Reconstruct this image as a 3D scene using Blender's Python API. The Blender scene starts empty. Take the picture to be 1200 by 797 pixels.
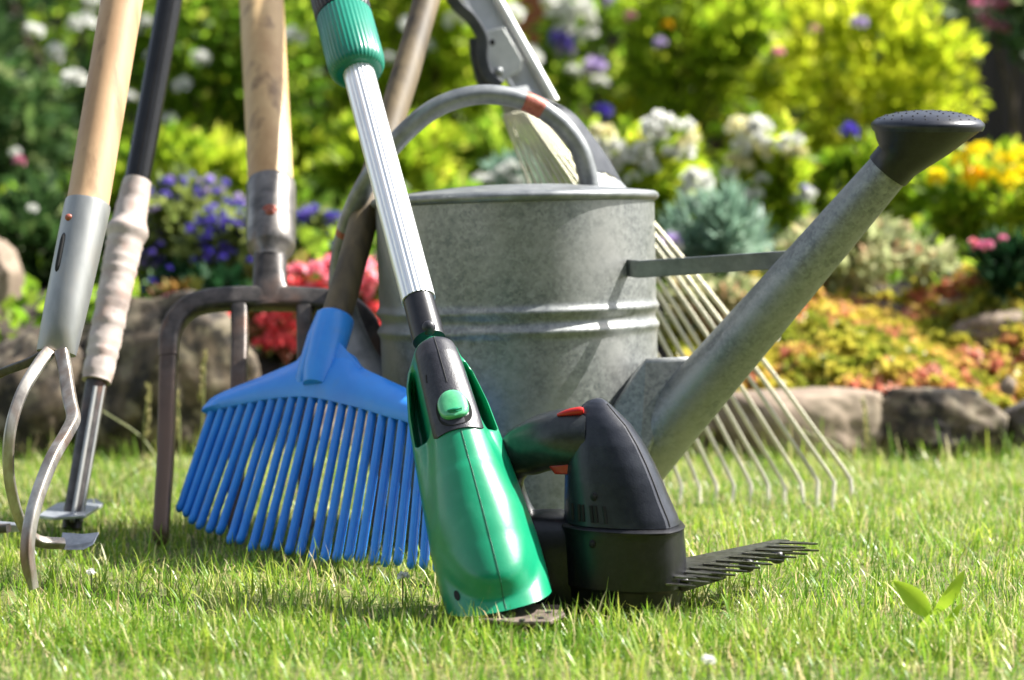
import bpy, bmesh, math, random
import numpy as np
from mathutils import Vector, Matrix, noise

random.seed(7)
RNG = np.random.default_rng(11)
R = math.radians
scene = bpy.context.scene
col = scene.collection

# ------------------------------------------------------------------ camera
F = 2407.0                      # focal length in photo pixels (1200 wide)
CAMZ = 0.285
PITCH = math.atan((398.5 - 230.0) / F)
cp, sp_ = math.cos(PITCH), math.sin(PITCH)


def P(px, py, Y):
    """world point seen at photo pixel (px,py) standing Y metres in front of the camera"""
    u = (px - 600.0) / F
    v = (398.5 - py) / F
    d = Vector((u, cp + v * sp_, -sp_ + v * cp))
    d *= Y / d.y
    return Vector((d.x, d.y, d.z + CAMZ))


def PP(*pts):
    return [P(*p) for p in pts]


cam_d = bpy.data.cameras.new('camera')
cam = bpy.data.objects.new('camera', cam_d)
col.objects.link(cam)
cam.location = (0, 0, CAMZ)
cam.rotation_euler = (R(90) - PITCH, 0, 0)
cam_d.sensor_width = 36.0
cam_d.lens = 36.0 * F / 1200.0
cam_d.clip_start = 0.02
cam_d.clip_end = 300
cam_d.dof.use_dof = True
cam_d.dof.focus_distance = 1.56
cam_d.dof.aperture_fstop = 5.2
cam_d.dof.aperture_blades = 0
scene.camera = cam

# ------------------------------------------------------------------ light
SUN_PHI = 105.0      # degrees clockwise from "towards the camera" to the right
SUN_EL = 48.0
ph, el = R(SUN_PHI), R(SUN_EL)
sdir = Vector((math.sin(ph) * math.cos(el), -math.cos(ph) * math.cos(el), math.sin(el)))
sun_d = bpy.data.lights.new('sun', 'SUN')
sun_d.energy = 5.0
sun_d.angle = R(0.6)
sun_d.color = (1.0, 0.965, 0.90)
sun = bpy.data.objects.new('sun', sun_d)
col.objects.link(sun)
sun.location = sdir * 20
sun.rotation_euler = sdir.to_track_quat('Z', 'Y').to_euler()

w = bpy.data.worlds.new('World')
scene.world = w
w.use_nodes = True
nt = w.node_tree
nt.nodes.clear()
wo = nt.nodes.new('ShaderNodeOutputWorld')
bg = nt.nodes.new('ShaderNodeBackground')
sk = nt.nodes.new('ShaderNodeTexSky')
sk.sky_type = 'NISHITA'
sk.sun_disc = False
sk.sun_elevation = el
sk.sun_rotation = math.atan2(sdir.x, sdir.y)
sk.air_density = 1.0
sk.dust_density = 2.2
sk.ozone_density = 1.0
bg.inputs['Strength'].default_value = 0.094
hs0 = nt.nodes.new('ShaderNodeHueSaturation')
hs0.inputs['Saturation'].default_value = 0.6
nt.links.new(sk.outputs[0], hs0.inputs['Color'])
nt.links.new(hs0.outputs[0], bg.inputs[0])
nt.links.new(bg.outputs[0], wo.inputs[0])

scene.view_settings.view_transform = 'Standard'
scene.view_settings.look = 'None'
scene.view_settings.exposure = 1.65
scene.view_settings.gamma = 1.0
scene.cycles.max_bounces = 8
scene.cycles.diffuse_bounces = 4
scene.cycles.transparent_max_bounces = 8
scene.cycles.use_denoising = True

# ------------------------------------------------------------------ materials
def newmat(name):
    m = bpy.data.materials.new(name)
    m.use_nodes = True
    n = m.node_tree
    b = n.nodes['Principled BSDF']
    return m, n, b


def surf(name, c1, c2=None, scale=40, rough=0.5, metal=0.0, bump=0.0, stretch=(1, 1, 1), rough2=None,
         detail=6, lo=0.35, hi=0.65, c3=None, scale3=120, amt3=0.5, lo3=0.55, hi3=0.7, spec=0.5, coat=0.0, bscale=None, vor=False):
    m, n, b = newmat(name)
    c2 = c2 or c1
    tc = n.nodes.new('ShaderNodeTexCoord')
    mp = n.nodes.new('ShaderNodeMapping')
    mp.inputs['Scale'].default_value = stretch
    n.links.new(tc.outputs['Object'], mp.inputs[0])
    if vor:
        tx = n.nodes.new('ShaderNodeTexVoronoi')
        tx.inputs['Scale'].default_value = scale
        out = tx.outputs['Color']
        sep = n.nodes.new('ShaderNodeSeparateColor')
        n.links.new(out, sep.inputs[0])
        nz = n.nodes.new('ShaderNodeTexNoise')
        nz.inputs['Scale'].default_value = scale * .35
        nz.inputs['Detail'].default_value = detail
        n.links.new(mp.outputs[0], tx.inputs['Vector'])
        n.links.new(mp.outputs[0], nz.inputs['Vector'])
        mixv = n.nodes.new('ShaderNodeMath'); mixv.operation = 'MULTIPLY_ADD'
        mixv.inputs[1].default_value = .28
        n.links.new(sep.outputs[0], mixv.inputs[0])
        sb = n.nodes.new('ShaderNodeMath'); sb.operation = 'MULTIPLY'
        sb.inputs[1].default_value = .75
        n.links.new(nz.outputs['Fac'], sb.inputs[0])
        n.links.new(sb.outputs[0], mixv.inputs[2])
        fac = mixv.outputs[0]
    else:
        tx = n.nodes.new('ShaderNodeTexNoise')
        tx.inputs['Scale'].default_value = scale
        tx.inputs['Detail'].default_value = detail
        tx.inputs['Roughness'].default_value = 0.6
        n.links.new(mp.outputs[0], tx.inputs['Vector'])
        fac = tx.outputs['Fac']
    rp = n.nodes.new('ShaderNodeValToRGB')
    rp.color_ramp.elements[0].position = lo
    rp.color_ramp.elements[1].position = hi
    rp.color_ramp.elements[0].color = (*c1, 1)
    rp.color_ramp.elements[1].color = (*c2, 1)
    n.links.new(fac, rp.inputs[0])
    cout = rp.outputs[0]
    if c3:
        t3 = n.nodes.new('ShaderNodeTexNoise')
        t3.inputs['Scale'].default_value = scale3
        t3.inputs['Detail'].default_value = 5
        n.links.new(mp.outputs[0], t3.inputs['Vector'])
        r3 = n.nodes.new('ShaderNodeValToRGB')
        r3.color_ramp.elements[0].position = lo3
        r3.color_ramp.elements[1].position = hi3
        r3.color_ramp.elements[0].color = (0, 0, 0, 1)
        r3.color_ramp.elements[1].color = (amt3, amt3, amt3, 1)
        n.links.new(t3.outputs['Fac'], r3.inputs[0])
        mx = n.nodes.new('ShaderNodeMix'); mx.data_type = 'RGBA'
        n.links.new(r3.outputs[0], mx.inputs['Factor'])
        n.links.new(cout, mx.inputs['A'])
        mx.inputs['B'].default_value = (*c3, 1)
        cout = mx.outputs['Result']
    n.links.new(cout, b.inputs['Base Color'])
    b.inputs['Roughness'].default_value = rough
    if rough2 is not None:
        mr = n.nodes.new('ShaderNodeMapRange')
        mr.inputs['To Min'].default_value = rough
        mr.inputs['To Max'].default_value = rough2
        mr.inputs['From Min'].default_value = .3
        mr.inputs['From Max'].default_value = .7
        n.links.new(fac, mr.inputs['Value'])
        n.links.new(mr.outputs[0], b.inputs['Roughness'])
    b.inputs['Metallic'].default_value = metal
    b.inputs['Specular IOR Level'].default_value = spec
    if coat:
        b.inputs['Coat Weight'].default_value = coat
        b.inputs['Coat Roughness'].default_value = 0.15
    if bump:
        bm_ = n.nodes.new('ShaderNodeBump')
        bm_.inputs['Strength'].default_value = bump
        bm_.inputs['Distance'].default_value = 0.002
        if bscale:
            t4 = n.nodes.new('ShaderNodeTexNoise')
            t4.inputs['Scale'].default_value = bscale
            t4.inputs['Detail'].default_value = 4
            n.links.new(mp.outputs[0], t4.inputs['Vector'])
            n.links.new(t4.outputs['Fac'], bm_.inputs['Height'])
        else:
            n.links.new(fac, bm_.inputs['Height'])
        n.links.new(bm_.outputs[0], b.inputs['Normal'])
    return m


def leafmat(name, stops, trans=0.4, rough=0.5, spec=0.3):
    """stops: list of (pos,color); driven by the per-face random value of every leaf"""
    m, n, b = newmat(name)
    at = n.nodes.new('ShaderNodeAttribute')
    at.attribute_name = 'rnd'
    rp = n.nodes.new('ShaderNodeValToRGB')
    e = rp.color_ramp.elements
    e[0].position, e[0].color = stops[0][0], (*stops[0][1], 1)
    e[1].position, e[1].color = stops[-1][0], (*stops[-1][1], 1)
    for p, c in stops[1:-1]:
        q = e.new(p)
        q.color = (*c, 1)
    n.links.new(at.outputs['Fac'], rp.inputs[0])
    n.links.new(rp.outputs[0], b.inputs['Base Color'])
    b.inputs['Roughness'].default_value = rough
    b.inputs['Specular IOR Level'].default_value = spec
    tr = n.nodes.new('ShaderNodeBsdfTranslucent')
    n.links.new(rp.outputs[0], tr.inputs['Color'])
    mx = n.nodes.new('ShaderNodeMixShader')
    mx.inputs[0].default_value = trans
    n.links.new(b.outputs[0], mx.inputs[1])
    n.links.new(tr.outputs[0], mx.inputs[2])
    n.links.new(mx.outputs[0], n.nodes['Material Output'].inputs['Surface'])
    return m


M = {}
M['zinc'] = surf('galvanised_zinc', (.135, .145, .145), (.275, .285, .275), 420, .44, .6, .04, rough2=.54, vor=True,
                 lo=.30, hi=.75, c3=(.33, .33, .31), scale3=13, amt3=.7, lo3=.45, hi3=.66)
M['zinc_smooth'] = surf('zinc_sheet', (.14, .15, .155), (.25, .26, .26), 60, .44, .6, .02, c3=(.25, .26, .27), scale3=25, amt3=.4)
M['steel'] = surf('steel_socket', (.25, .255, .245), (.38, .38, .36), 30, .44, .7, .03, stretch=(1, 1, .3), c3=(.30, .25, .2), scale3=60, amt3=.4)
M['prong'] = surf('worn_steel', (.20, .18, .16), (.46, .43, .38), 60, .40, .75, .15, stretch=(1, 1, .5), c3=(.16, .08, .04), scale3=35, amt3=.7, lo3=.48, hi3=.62)
M['blade'] = surf('grey_steel_blade', (.28, .30, .33), (.45, .47, .50), 80, .45, .7, .1)
M['forged'] = surf('forged_iron', (.028, .026, .025), (.085, .075, .07), 70, .42, .5, .25, c3=(.16, .075, .045), scale3=28, amt3=.6, lo3=.5, hi3=.65)
M['tine'] = surf('rusty_tine', (.05, .036, .031), (.14, .088, .065), 60, .42, .5, .25, c3=(.27, .22, .18), scale3=130, amt3=.6)
def fork_iron():
    m = surf('worn_fork_iron', (.028, .026, .025), (.085, .075, .07), 70, .42, .5, .25, c3=(.14, .075, .05), scale3=28, amt3=.5, lo3=.5, hi3=.65)
    n = m.node_tree
    b = n.nodes['Principled BSDF']
    src = b.inputs['Base Color'].links[0].from_socket
    tc = n.nodes.new('ShaderNodeTexCoord')
    sx = n.nodes.new('ShaderNodeSeparateXYZ')
    n.links.new(tc.outputs['Object'], sx.inputs[0])
    nz = n.nodes.new('ShaderNodeTexNoise')
    nz.inputs['Scale'].default_value = 45
    ad = n.nodes.new('ShaderNodeMath'); ad.operation = 'MULTIPLY_ADD'
    ad.inputs[1].default_value = .10
    n.links.new(tc.outputs['Object'], nz.inputs['Vector'])
    n.links.new(nz.outputs['Fac'], ad.inputs[0])
    n.links.new(sx.outputs['Z'], ad.inputs[2])
    mr = n.nodes.new('ShaderNodeMapRange')
    mr.inputs['From Min'].default_value = .24
    mr.inputs['From Max'].default_value = .15
    n.links.new(ad.outputs[0], mr.inputs['Value'])
    mx = n.nodes.new('ShaderNodeMix'); mx.data_type = 'RGBA'
    n.links.new(mr.outputs[0], mx.inputs['Factor'])
    n.links.new(src, mx.inputs['A'])
    mx.inputs['B'].default_value = (.12, .078, .056, 1)
    n.links.new(mx.outputs['Result'], b.inputs['Base Color'])
    return m


M['fork_iron'] = fork_iron()
M['rust'] = surf('rusty_rivet', (.22, .05, .03), (.36, .11, .07), 300, .5, .2, .2)
M['socket'] = surf('fork_socket', (.09, .085, .08), (.24, .22, .2), 45, .36, .75, .12, c3=(.40, .37, .33), scale3=35, amt3=.45)
M['rail'] = surf('bright_zinc_rail', (.50, .51, .50), (.64, .64, .62), 60, .4, .35, .02)
M['hood'] = surf('shaded_zinc_dark_steel', (.030, .034, .042), (.055, .06, .068), 60, .5, .3, .03)  # hood's shade put into the colour; lever and clip really are dark steel
M['wood'] = surf('ash_wood', (.34, .195, .10), (.49, .32, .18), 22, .5, 0, .12, stretch=(1, 1, .06), c3=(.16, .085, .04), scale3=60, amt3=.75, lo3=.55, hi3=.72)
M['wood2'] = surf('ash_wood_pale', (.40, .24, .105), (.58, .40, .20), 25, .5, 0, .25, stretch=(1, 1, .07), c3=(.16, .09, .045), scale3=60, amt3=.75, lo3=.55, hi3=.70)
M['oldwood'] = surf('grey_weathered_wood', (.06, .043, .022), (.16, .118, .062), 30, .6, 0, .35, stretch=(1, 1, .08), c3=(.035, .025, .014), scale3=50, amt3=.8)
M['black_paint'] = surf('black_lacquer', (.004, .004, .004), (.008, .008, .008), 50, .22, 0, 0, spec=.35)
M['tape'] = surf('white_wrap', (.27, .215, .19), (.50, .43, .39), 26, .5, 0, .3, c3=(.40, .26, .21), scale3=45, amt3=.55, lo3=.5, hi3=.64)
M['blue'] = surf('blue_plastic', (.022, .22, .78), (.034, .28, .86), 20, .30, 0, .04, bscale=260, c3=(.10, .25, .6), scale3=60, amt3=.22)
M['green'] = surf('green_plastic', (.003, .185, .088), (.006, .235, .115), 14, .30, 0, .035, bscale=420, c3=(.05, .32, .19), scale3=70, amt3=.2)
M['seam_green'] = surf('dark_green_seam', (.002, .07, .035), None, 10, .5)
M['green_grip'] = surf('green_collar', (.003, .13, .085), (.005, .17, .11), 30, .28, 0)
M['button'] = surf('translucent_button', (.05, .32, .14), (.10, .42, .2), 90, .18, 0, .1, coat=.6)
M['dark_grip'] = surf('charcoal_plastic', (.014, .014, .019), (.025, .025, .032), 300, .42, 0, .15, bscale=900, spec=.4)
M['black'] = surf('black_plastic', (.004, .004, .006), (.009, .009, .011), 200, .36, 0, .05, bscale=700, spec=.4)
M['pit'] = surf('black_recess', (.003, .003, .003), None, 10, .8)
M['shear'] = surf('graphite_plastic', (.010, .012, .019), (.017, .019, .027), 200, .34, 0, .07, bscale=800, c3=(.05, .055, .065), scale3=60, amt3=.3, spec=.38)
M['shear_grip'] = surf('grey_grip', (.012, .014, .015), (.026, .029, .030), 200, .34, 0, .05, bscale=700)
M['red'] = surf('red_plastic', (.36, .008, .006), (.44, .014, .01), 60, .3)
M['alu'] = surf('brushed_aluminium', (.74, .75, .76), (.86, .87, .88), 30, .30, .55, .03, stretch=(1, 1, .05))
M['rake'] = surf('spring_steel_wire', (.46, .44, .34), (.60, .57, .43), 30, .36, .55, .05)
M['comb'] = surf('cutter_steel', (.05, .05, .048), (.17, .17, .16), 120, .34, .85, .15, c3=(.06, .05, .04), scale3=90, amt3=.7)
M['sole'] = surf('earthy_sole_plate', (.07, .05, .04), (.17, .13, .105), 120, .6, 0, .3)
M['stone'] = surf('field_stone', (.015, .011, .007), (.105, .076, .048), 30, .85, 0, .9, lo=.42, hi=.60, c3=(.21, .175, .115), scale3=42, amt3=.7, lo3=.52, hi3=.64)
M['stone2'] = surf('warm_sandstone', (.12, .085, .058), (.30, .23, .165), 12, .85, 0, .6, c3=(.12, .10, .06), scale3=16, amt3=.6)
M['stone3'] = surf('dark_rock', (.05, .042, .035), (.12, .10, .085), 14, .85, 0, .6)
M['soil'] = surf('bed_soil', (.016, .011, .007), (.045, .031, .02), 35, .95, 0, .8)
M['lawn'] = surf('lawn_thatch', (.055, .075, .016), (.16, .15, .05), 60, .95, 0, .8, c3=(.05, .09, .015), scale3=9, amt3=.8)
M['fence'] = surf('dark_stained_fence', (.012, .009, .007), (.03, .02, .014), 12, .7, 0, .3, stretch=(6, 6, .4))
M['post'] = surf('red_brown_post', (.19, .05, .012), (.29, .085, .022), 12, .6, 0, .3, stretch=(6, 6, .4))
M['stem'] = surf('plant_stem', (.05, .07, .02), (.10, .12, .035), 40, .7)
M['bark'] = surf('shrub_bark', (.05, .035, .022), (.10, .07, .045), 40, .8)
M['grass'] = leafmat('grass_blades', [(0, (.06, .16, .012)), (.35, (.16, .30, .025)), (.62, (.30, .41, .045)), (.82, (.46, .49, .09)), (.92, (.58, .54, .30)), (1, (.56, .40, .22))], .5, .38, .5)
M['straw'] = leafmat('dry_stalk', [(0, (.28, .28, .10)), (1, (.42, .36, .18))], .35)
M['weed'] = leafmat('weed_leaf', [(0, (.32, .50, .03)), (1, (.42, .56, .05))], .6, .4, .4)
M['leaf_dark'] = leafmat('dark_leaf', [(0, (.018, .04, .014)), (.6, (.05, .11, .028)), (.9, (.14, .22, .06)), (1, (.24, .29, .12))], .4)
M['leaf_mid'] = leafmat('mid_green_leaf', [(0, (.05, .12, .012)), (.4, (.15, .28, .02)), (.8, (.33, .45, .04)), (1, (.48, .50, .09))], .66)
M['leaf_lime'] = leafmat('lime_leaf', [(0, (.09, .18, .01)), (.4, (.25, .37, .018)), (.8, (.45, .53, .035)), (1, (.62, .60, .09))], .68)
M['leaf_gold'] = leafmat('golden_leaf', [(0, (.17, .25, .012)), (.3, (.40, .49, .02)), (.7, (.62, .65, .035)), (1, (.74, .70, .08))], .68)
M['leaf_lav'] = leafmat('lavender_leaf', [(0, (.08, .11, .04)), (.5, (.20, .26, .06)), (1, (.38, .42, .13))], .5)
M['leaf_blue'] = leafmat('glaucous_leaf', [(0, (.10, .19, .13)), (.5, (.26, .40, .29)), (1, (.48, .57, .48))], .4)
M['leaf_sage'] = leafmat('pale_sage_leaf', [(0, (.18, .22, .08)), (.45, (.40, .44, .21)), (.75, (.54, .49, .28)), (1, (.60, .34, .2))], .5)
M['leaf_red'] = leafmat('begonia_leaf', [(0, (.04, .05, .01)), (.5, (.10, .11, .02)), (.8, (.22, .05, .02)), (1, (.25, .22, .03))], .35)
M['leaf_tuft'] = leafmat('dark_tuft_leaf', [(0, (.008, .035, .012)), (.6, (.025, .085, .03)), (1, (.10, .2, .06))], .3)
M['sedum'] = leafmat('sedum_leaf', [(0, (.24, .28, .03)), (.28, (.50, .46, .06)), (.5, (.60, .48, .09)), (.66, (.64, .34, .15)), (.82, (.58, .22, .14)), (.93, (.46, .12, .08)), (1, (.7, .42, .32))], .45, .35, .5)
for k, c0, c1 in (('white', (.62, .62, .58), (.86, .86, .82)), ('cream', (.66, .60, .28), (.85, .82, .62)),
                  ('purple', (.13, .085, .50), (.32, .24, .74)), ('lilac', (.40, .30, .62), (.72, .60, .82)),
                  ('darkblue', (.05, .03, .32), (.14, .10, .55)), ('red', (.66, .05, .06), (.86, .19, .20)), ('pink', (.80, .17, .24), (.92, .46, .52)),
                  ('rose', (.62, .12, .30), (.80, .35, .50)), ('yellow', (.82, .66, .010), (.90, .80, .03)), ('orange', (.86, .50, .010), (.9, .60, .015)), ('mauve', (.35, .10, .16), (.60, .28, .36))):
    M['fl_' + k] = leafmat(k + '_petal', [(0, c0), (1, c1)], .35, .5, .2)


# ------------------------------------------------------------------ object helpers
LOC = {}


def setp(o, label=None, cat=None, group=None, kind=None):
    for k, v in (('label', label), ('category', cat), ('group', group), ('kind', kind)):
        if v:
            o[k] = v


def thing(name, label, cat, loc, group=None):
    o = bpy.data.objects.new(name, None)
    o.empty_display_size = .05
    col.objects.link(o)
    o.location = loc
    LOC[o.name] = Vector(loc)
    setp(o, label, cat, group)
    return o


def base_of(parent):
    v = Vector((0, 0, 0))
    while parent is not None:
        v = v + Vector(parent.location)
        parent = parent.parent
    return v


class MB:
    def __init__(self):
        self.v = []
        self.f = []

    def loft(self, rings, closed=True, cap=True, cyc=False):
        b = len(self.v)
        n = len(rings[0])
        for r in rings:
            self.v += [Vector(p) for p in r]
        m = len(rings)
        for i in range(m if cyc else m - 1):
            i2 = (i + 1) % m
            for j in range(n if closed else n - 1):
                j2 = (j + 1) % n
                self.f.append((b + i * n + j, b + i * n + j2, b + i2 * n + j2, b + i2 * n + j))
        if cap and closed and not cyc:
            self.f.append(tuple(b + j for j in range(n))[::-1])
            self.f.append(tuple(b + (m - 1) * n + j for j in range(n)))
        return self

    def tube(self, path, rad, seg=20, ref=None, prof=None, cap=True):
        """sweep; rad scalar or list; prof: list of (a,b) unit profile, a along side, b along ref normal"""
        n = len(path)
        path = [Vector(p) for p in path]
        if not hasattr(rad, '__len__'):
            rad = [rad] * n
        if prof is None:
            prof = [(math.cos(2 * math.pi * k / seg), math.sin(2 * math.pi * k / seg)) for k in range(seg)]
        T = []
        for i in range(n):
            a = path[max(0, i - 1)]
            b = path[min(n - 1, i + 1)]
            T.append((b - a).normalized())
        nrm = Vector(ref) if ref is not None else (Vector((0, 1, 0)) if abs(T[0].y) < .9 else Vector((1, 0, 0)))
        rings = []
        for i in range(n):
            t = T[i]
            nrm = (nrm - t * nrm.dot(t)).normalized()
            s = t.cross(nrm)
            r = rad[i]
            if hasattr(r, '__len__'):
                ra, rb = r
            else:
                ra = rb = r
            rings.append([path[i] + s * (a * ra) + nrm * (b * rb) for a, b in prof])
        return self.loft(rings, True, cap)

    def lathe(self, prof, seg=64, mat=None, cap=True):
        rings = []
        for r, z in prof:
            rr = []
            for k in range(seg):
                a = 2 * math.pi * k / seg
                p = Vector((r * math.cos(a), r * math.sin(a), z))
                rr.append(mat @ p if mat else p)
            rings.append(rr)
        return self.loft(rings, True, cap)

    def box(self, c, ax, ay, az, hx, hy, hz):
        b = len(self.v)
        c = Vector(c)
        for sx in (-1, 1):
            for sy in (-1, 1):
                for sz in (-1, 1):
                    self.v.append(c + ax * hx * sx + ay * hy * sy + az * hz * sz)
        for q in ((0, 1, 3, 2), (4, 6, 7, 5), (0, 4, 5, 1), (2, 3, 7, 6), (0, 2, 6, 4), (1, 5, 7, 3)):
            self.f.append(tuple(b + i for i in q))
        return self

    def hull(self, pts):
        bm = bmesh.new()
        for p in pts:
            bm.verts.new(p)
        r = bmesh.ops.convex_hull(bm, input=bm.verts)
        bm.verts.index_update()
        b = len(self.v)
        bm.verts.ensure_lookup_table()
        for v in bm.verts:
            self.v.append(v.co.copy())
        for f in bm.faces:
            self.f.append(tuple(b + v.index for v in f.verts))
        bm.free()
        return self

    def sphere(self, c, rx, ry, rz, nu=16, nv=10, rot=None):
        rings = []
        for i in range(nv + 1):
            th = math.pi * (i + .001) / (nv + .002)
            rings.append([])
            for k in range(nu):
                a = 2 * math.pi * k / nu
                p = Vector((rx * math.sin(th) * math.cos(a), ry * math.sin(th) * math.sin(a), rz * math.cos(th)))
                if rot:
                    p = rot @ p
                rings[-1].append(Vector(c) + p)
        return self.loft(rings)

    def build(self, name, mat, parent=None, sharp=35, smooth=True, bevel=0, sub=0, recalc=True):
        off = base_of(parent) if parent is not None else Vector((0, 0, 0))
        me = bpy.data.meshes.new(name)
        me.from_pydata([tuple(p - off) for p in self.v], [], self.f)
        if recalc:
            bm = bmesh.new()
            bm.from_mesh(me)
            bmesh.ops.recalc_face_normals(bm, faces=bm.faces)
            bm.to_mesh(me)
            bm.free()
        o = bpy.data.objects.new(name, me)
        col.objects.link(o)
        me.materials.append(mat)
        if parent is not None:
            o.parent = parent
        if smooth:
            me.polygons.foreach_set('use_smooth', [True] * len(me.polygons))
            me.set_sharp_from_angle(angle=R(sharp))
        if bevel:
            b = o.modifiers.new('b', 'BEVEL')
            b.width = bevel
            b.segments = 3
            b.limit_method = 'ANGLE'
            b.angle_limit = R(35)
            b.harden_normals = False
        if sub:
            s = o.modifiers.new('s', 'SUBSURF')
            s.levels = sub
            s.render_levels = sub
        return o


def spline(pts, n=8):
    """Catmull-Rom through the points"""
    pts = [Vector(p) for p in pts]
    q = [pts[0] * 2 - pts[1]] + pts + [pts[-1] * 2 - pts[-2]]
    out = []
    for i in range(1, len(q) - 2):
        for k in range(n):
            t = k / n
            a, b, c, d = q[i - 1], q[i], q[i + 1], q[i + 2]
            out.append(.5 * ((2 * b) + (c - a) * t + (2 * a - 5 * b + 4 * c - d) * t * t + (3 * b - a - 3 * c + d) * t ** 3))
    out.append(pts[-1])
    return out


def interp(x, xs, ys):
    return float(np.interp(x, xs, ys))


def sstep(a, b, x):
    t = min(1, max(0, (x - a) / (b - a)))
    return t * t * (3 - 2 * t)


def rrect(a, b, r, k=4):
    out = []
    for cx, cy, a0 in ((a - r, b - r, 0), (-(a - r), b - r, 90), (-(a - r), -(b - r), 180), (a - r, -(b - r), 270)):
        for i in range(k + 1):
            t = R(a0 + 90 * i / k)
            out.append((cx + r * math.cos(t), cy + r * math.sin(t)))
    return out


GZ = -0.022     # soil level under the grass

# ------------------------------------------------------------------ watering can
cc = Vector((0.0108, 1.85, 0))
can = thing('watering_can', 'grey galvanised watering can with long spout and black sprinkler rose', 'watering can', (cc.x, cc.y, GZ))
tilt = Matrix.Translation((cc.x, cc.y, 0)) @ Matrix.Rotation(R(-1.7), 4, 'Y') @ Matrix.Rotation(R(-1.5), 4, 'X')
RB = .1255


def ridge(z, z0, h, w_):
    return h * math.exp(-((z - z0) / w_) ** 2)


prof = [(.02, GZ), (RB - .004, GZ), (RB, GZ + .004)]
z = GZ + .006
while z < .279:
    r = RB - .0015 * (1 - z / .28) + ridge(z, .1665, .0027, .0036) + ridge(z, .1835, .0027, .0036) - ridge(z, .175, .0012, .004)
    prof.append((r, z))
    z += .0016 if .15 < z < .20 else .012
prof.append((RB, .281))
MB().lathe(prof, 96, tilt).build('body', M['zinc'], can, 60)
# rolled rim and lid
lp = [(RB - .004, .277), (RB + .001, .2775), (RB + .0035, .2795), (RB + .0045, .282), (RB + .0035, .2845), (RB + .001, .2862), (RB - .004, .2868),
      (RB - .018, .2885), (RB - .045, .2915), (.05, .2945), (.02, .2955), (.0005, .2957)]
MB().lathe(lp, 96, tilt).build('lid', M['zinc_smooth'], can, 50)
# spout
s0, s1 = P(690, 606, 1.79), P(1046, 194, 1.672)
path = [s0.lerp(s1, i / 14) for i in range(15)]
rad = [.0298 - (.0298 - .0172) * i / 14 for i in range(15)]
MB().tube(path, rad, 40).build('spout', M['zinc'], can, 50)
sd = (s1 - s0).normalized()
# seam along the spout foot
MB().hull(PP((708, 490, 1.752), (700, 585, 1.742), (757, 419, 1.748), (816, 417, 1.752), (772, 500, 1.738), (752, 545, 1.728),
             (782, 428, 1.86), (800, 520, 1.86), (760, 590, 1.80), (730, 450, 1.80), (700, 600, 1.85))).build('spout_foot', M['zinc'], can, 25, bevel=.0035)
# strut
a, b = P(742, 316, 1.768), P(925, 304, 1.732)
dx = (b - a).normalized()
up = Vector((0, 0, 1))
nn = dx.cross(up).normalized()
st = MB()
sec = [(-.0075, -.0011), (.0075, -.0011), (.0075, .0011), (-.0075, .0011)]
ptsS = [a + Vector((-.014, .026, .003)), a + Vector((-.002, .003, .001)), a + dx * .006, a.lerp(b, .5), b]
rings = []
for i, p in enumerate(ptsS):
    rings.append([p + up * q[0] + nn * q[1] for q in sec])
st.loft(rings)
st.build('strut', M['zinc_smooth'], can, 30, bevel=.0008)
# handle loop
hp = PP((692, 224, 1.845), (687, 198, 1.845), (677, 171, 1.842), (654, 142, 1.838), (614, 118, 1.833), (562, 111, 1.828), (512, 126, 1.825), (470, 160, 1.826),
        (433, 208, 1.842), (408, 262, 1.872), (398, 315, 1.892), (403, 365, 1.888), (420, 410, 1.868), (447, 452, 1.845))
hs = spline(hp, 8)
nH = len(hs)
rads = []
for i in range(nH):
    t = i / (nH - 1)
    if t > .72:
        k = sstep(.72, .9, t)
        rads.append((.0088 + .005 * k, .0088 - .0035 * k))
    else:
        rads.append(.0088)
MB().tube(hs, rads, 22).build('handle', M['zinc_smooth'], can, 60)
hb = hs[int(nH * .268):int(nH * .315)]
MB().tube(hb, .00905, 22).build('rust_band', M['rust'], can, 60)
hb = hs[int(nH * .70):int(nH * .715)]
MB().tube(hb, .00905, 22).build('rust_band', M['rust'], can, 60)
# half hood behind the handle root, its shade painted near-black
T_ = spline(PP((614, 118, 1.846), (654, 142, 1.850), (674, 168, 1.853), (684, 186, 1.856), (690, 200, 1.858)), 6)
E_ = spline(PP((626, 111, 1.848), (668, 131, 1.868), (694, 161, 1.885), (712, 187, 1.893), (727, 212, 1.90)), 6)
hd = MB()
nm = Vector((.3, .95, 0))
rings = []
for t_, e_ in zip(T_, E_):
    m_ = t_.lerp(e_, .5) + Vector((0.003, .006, .002))
    rings.append([t_, m_, e_, e_ + Vector((.0008, .001, .0008)), m_ + Vector((.0008, .0012, .0008)), t_ + Vector((.0008, .0012, .0008))])
hd.loft(rings)
hd.build('hood', M['hood'], can, 40)
e = MB()
e.hull(PP((689, 197, 1.862), (727, 211, 1.903), (742, 228, 1.88), (690, 228, 1.84), (700, 228, 1.92)))
e.build('hood_foot', M['zinc_smooth'], can, 30, bevel=.001)
# rose
rc = P(1087, 149, 1.665)
rx = Vector((1, -.12, -.01)).normalized()
ry = Vector((.12, 1, .06)).normalized()
rz = rx.cross(ry).normalized()
rot = Matrix((rx, ry, rz)).transposed()
sa = sd.cross(Vector((0, 1, 0))).normalized()
sb = sd.cross(sa).normalized()
ring0, ringA, ring1 = [], [], []
N = 48
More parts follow.
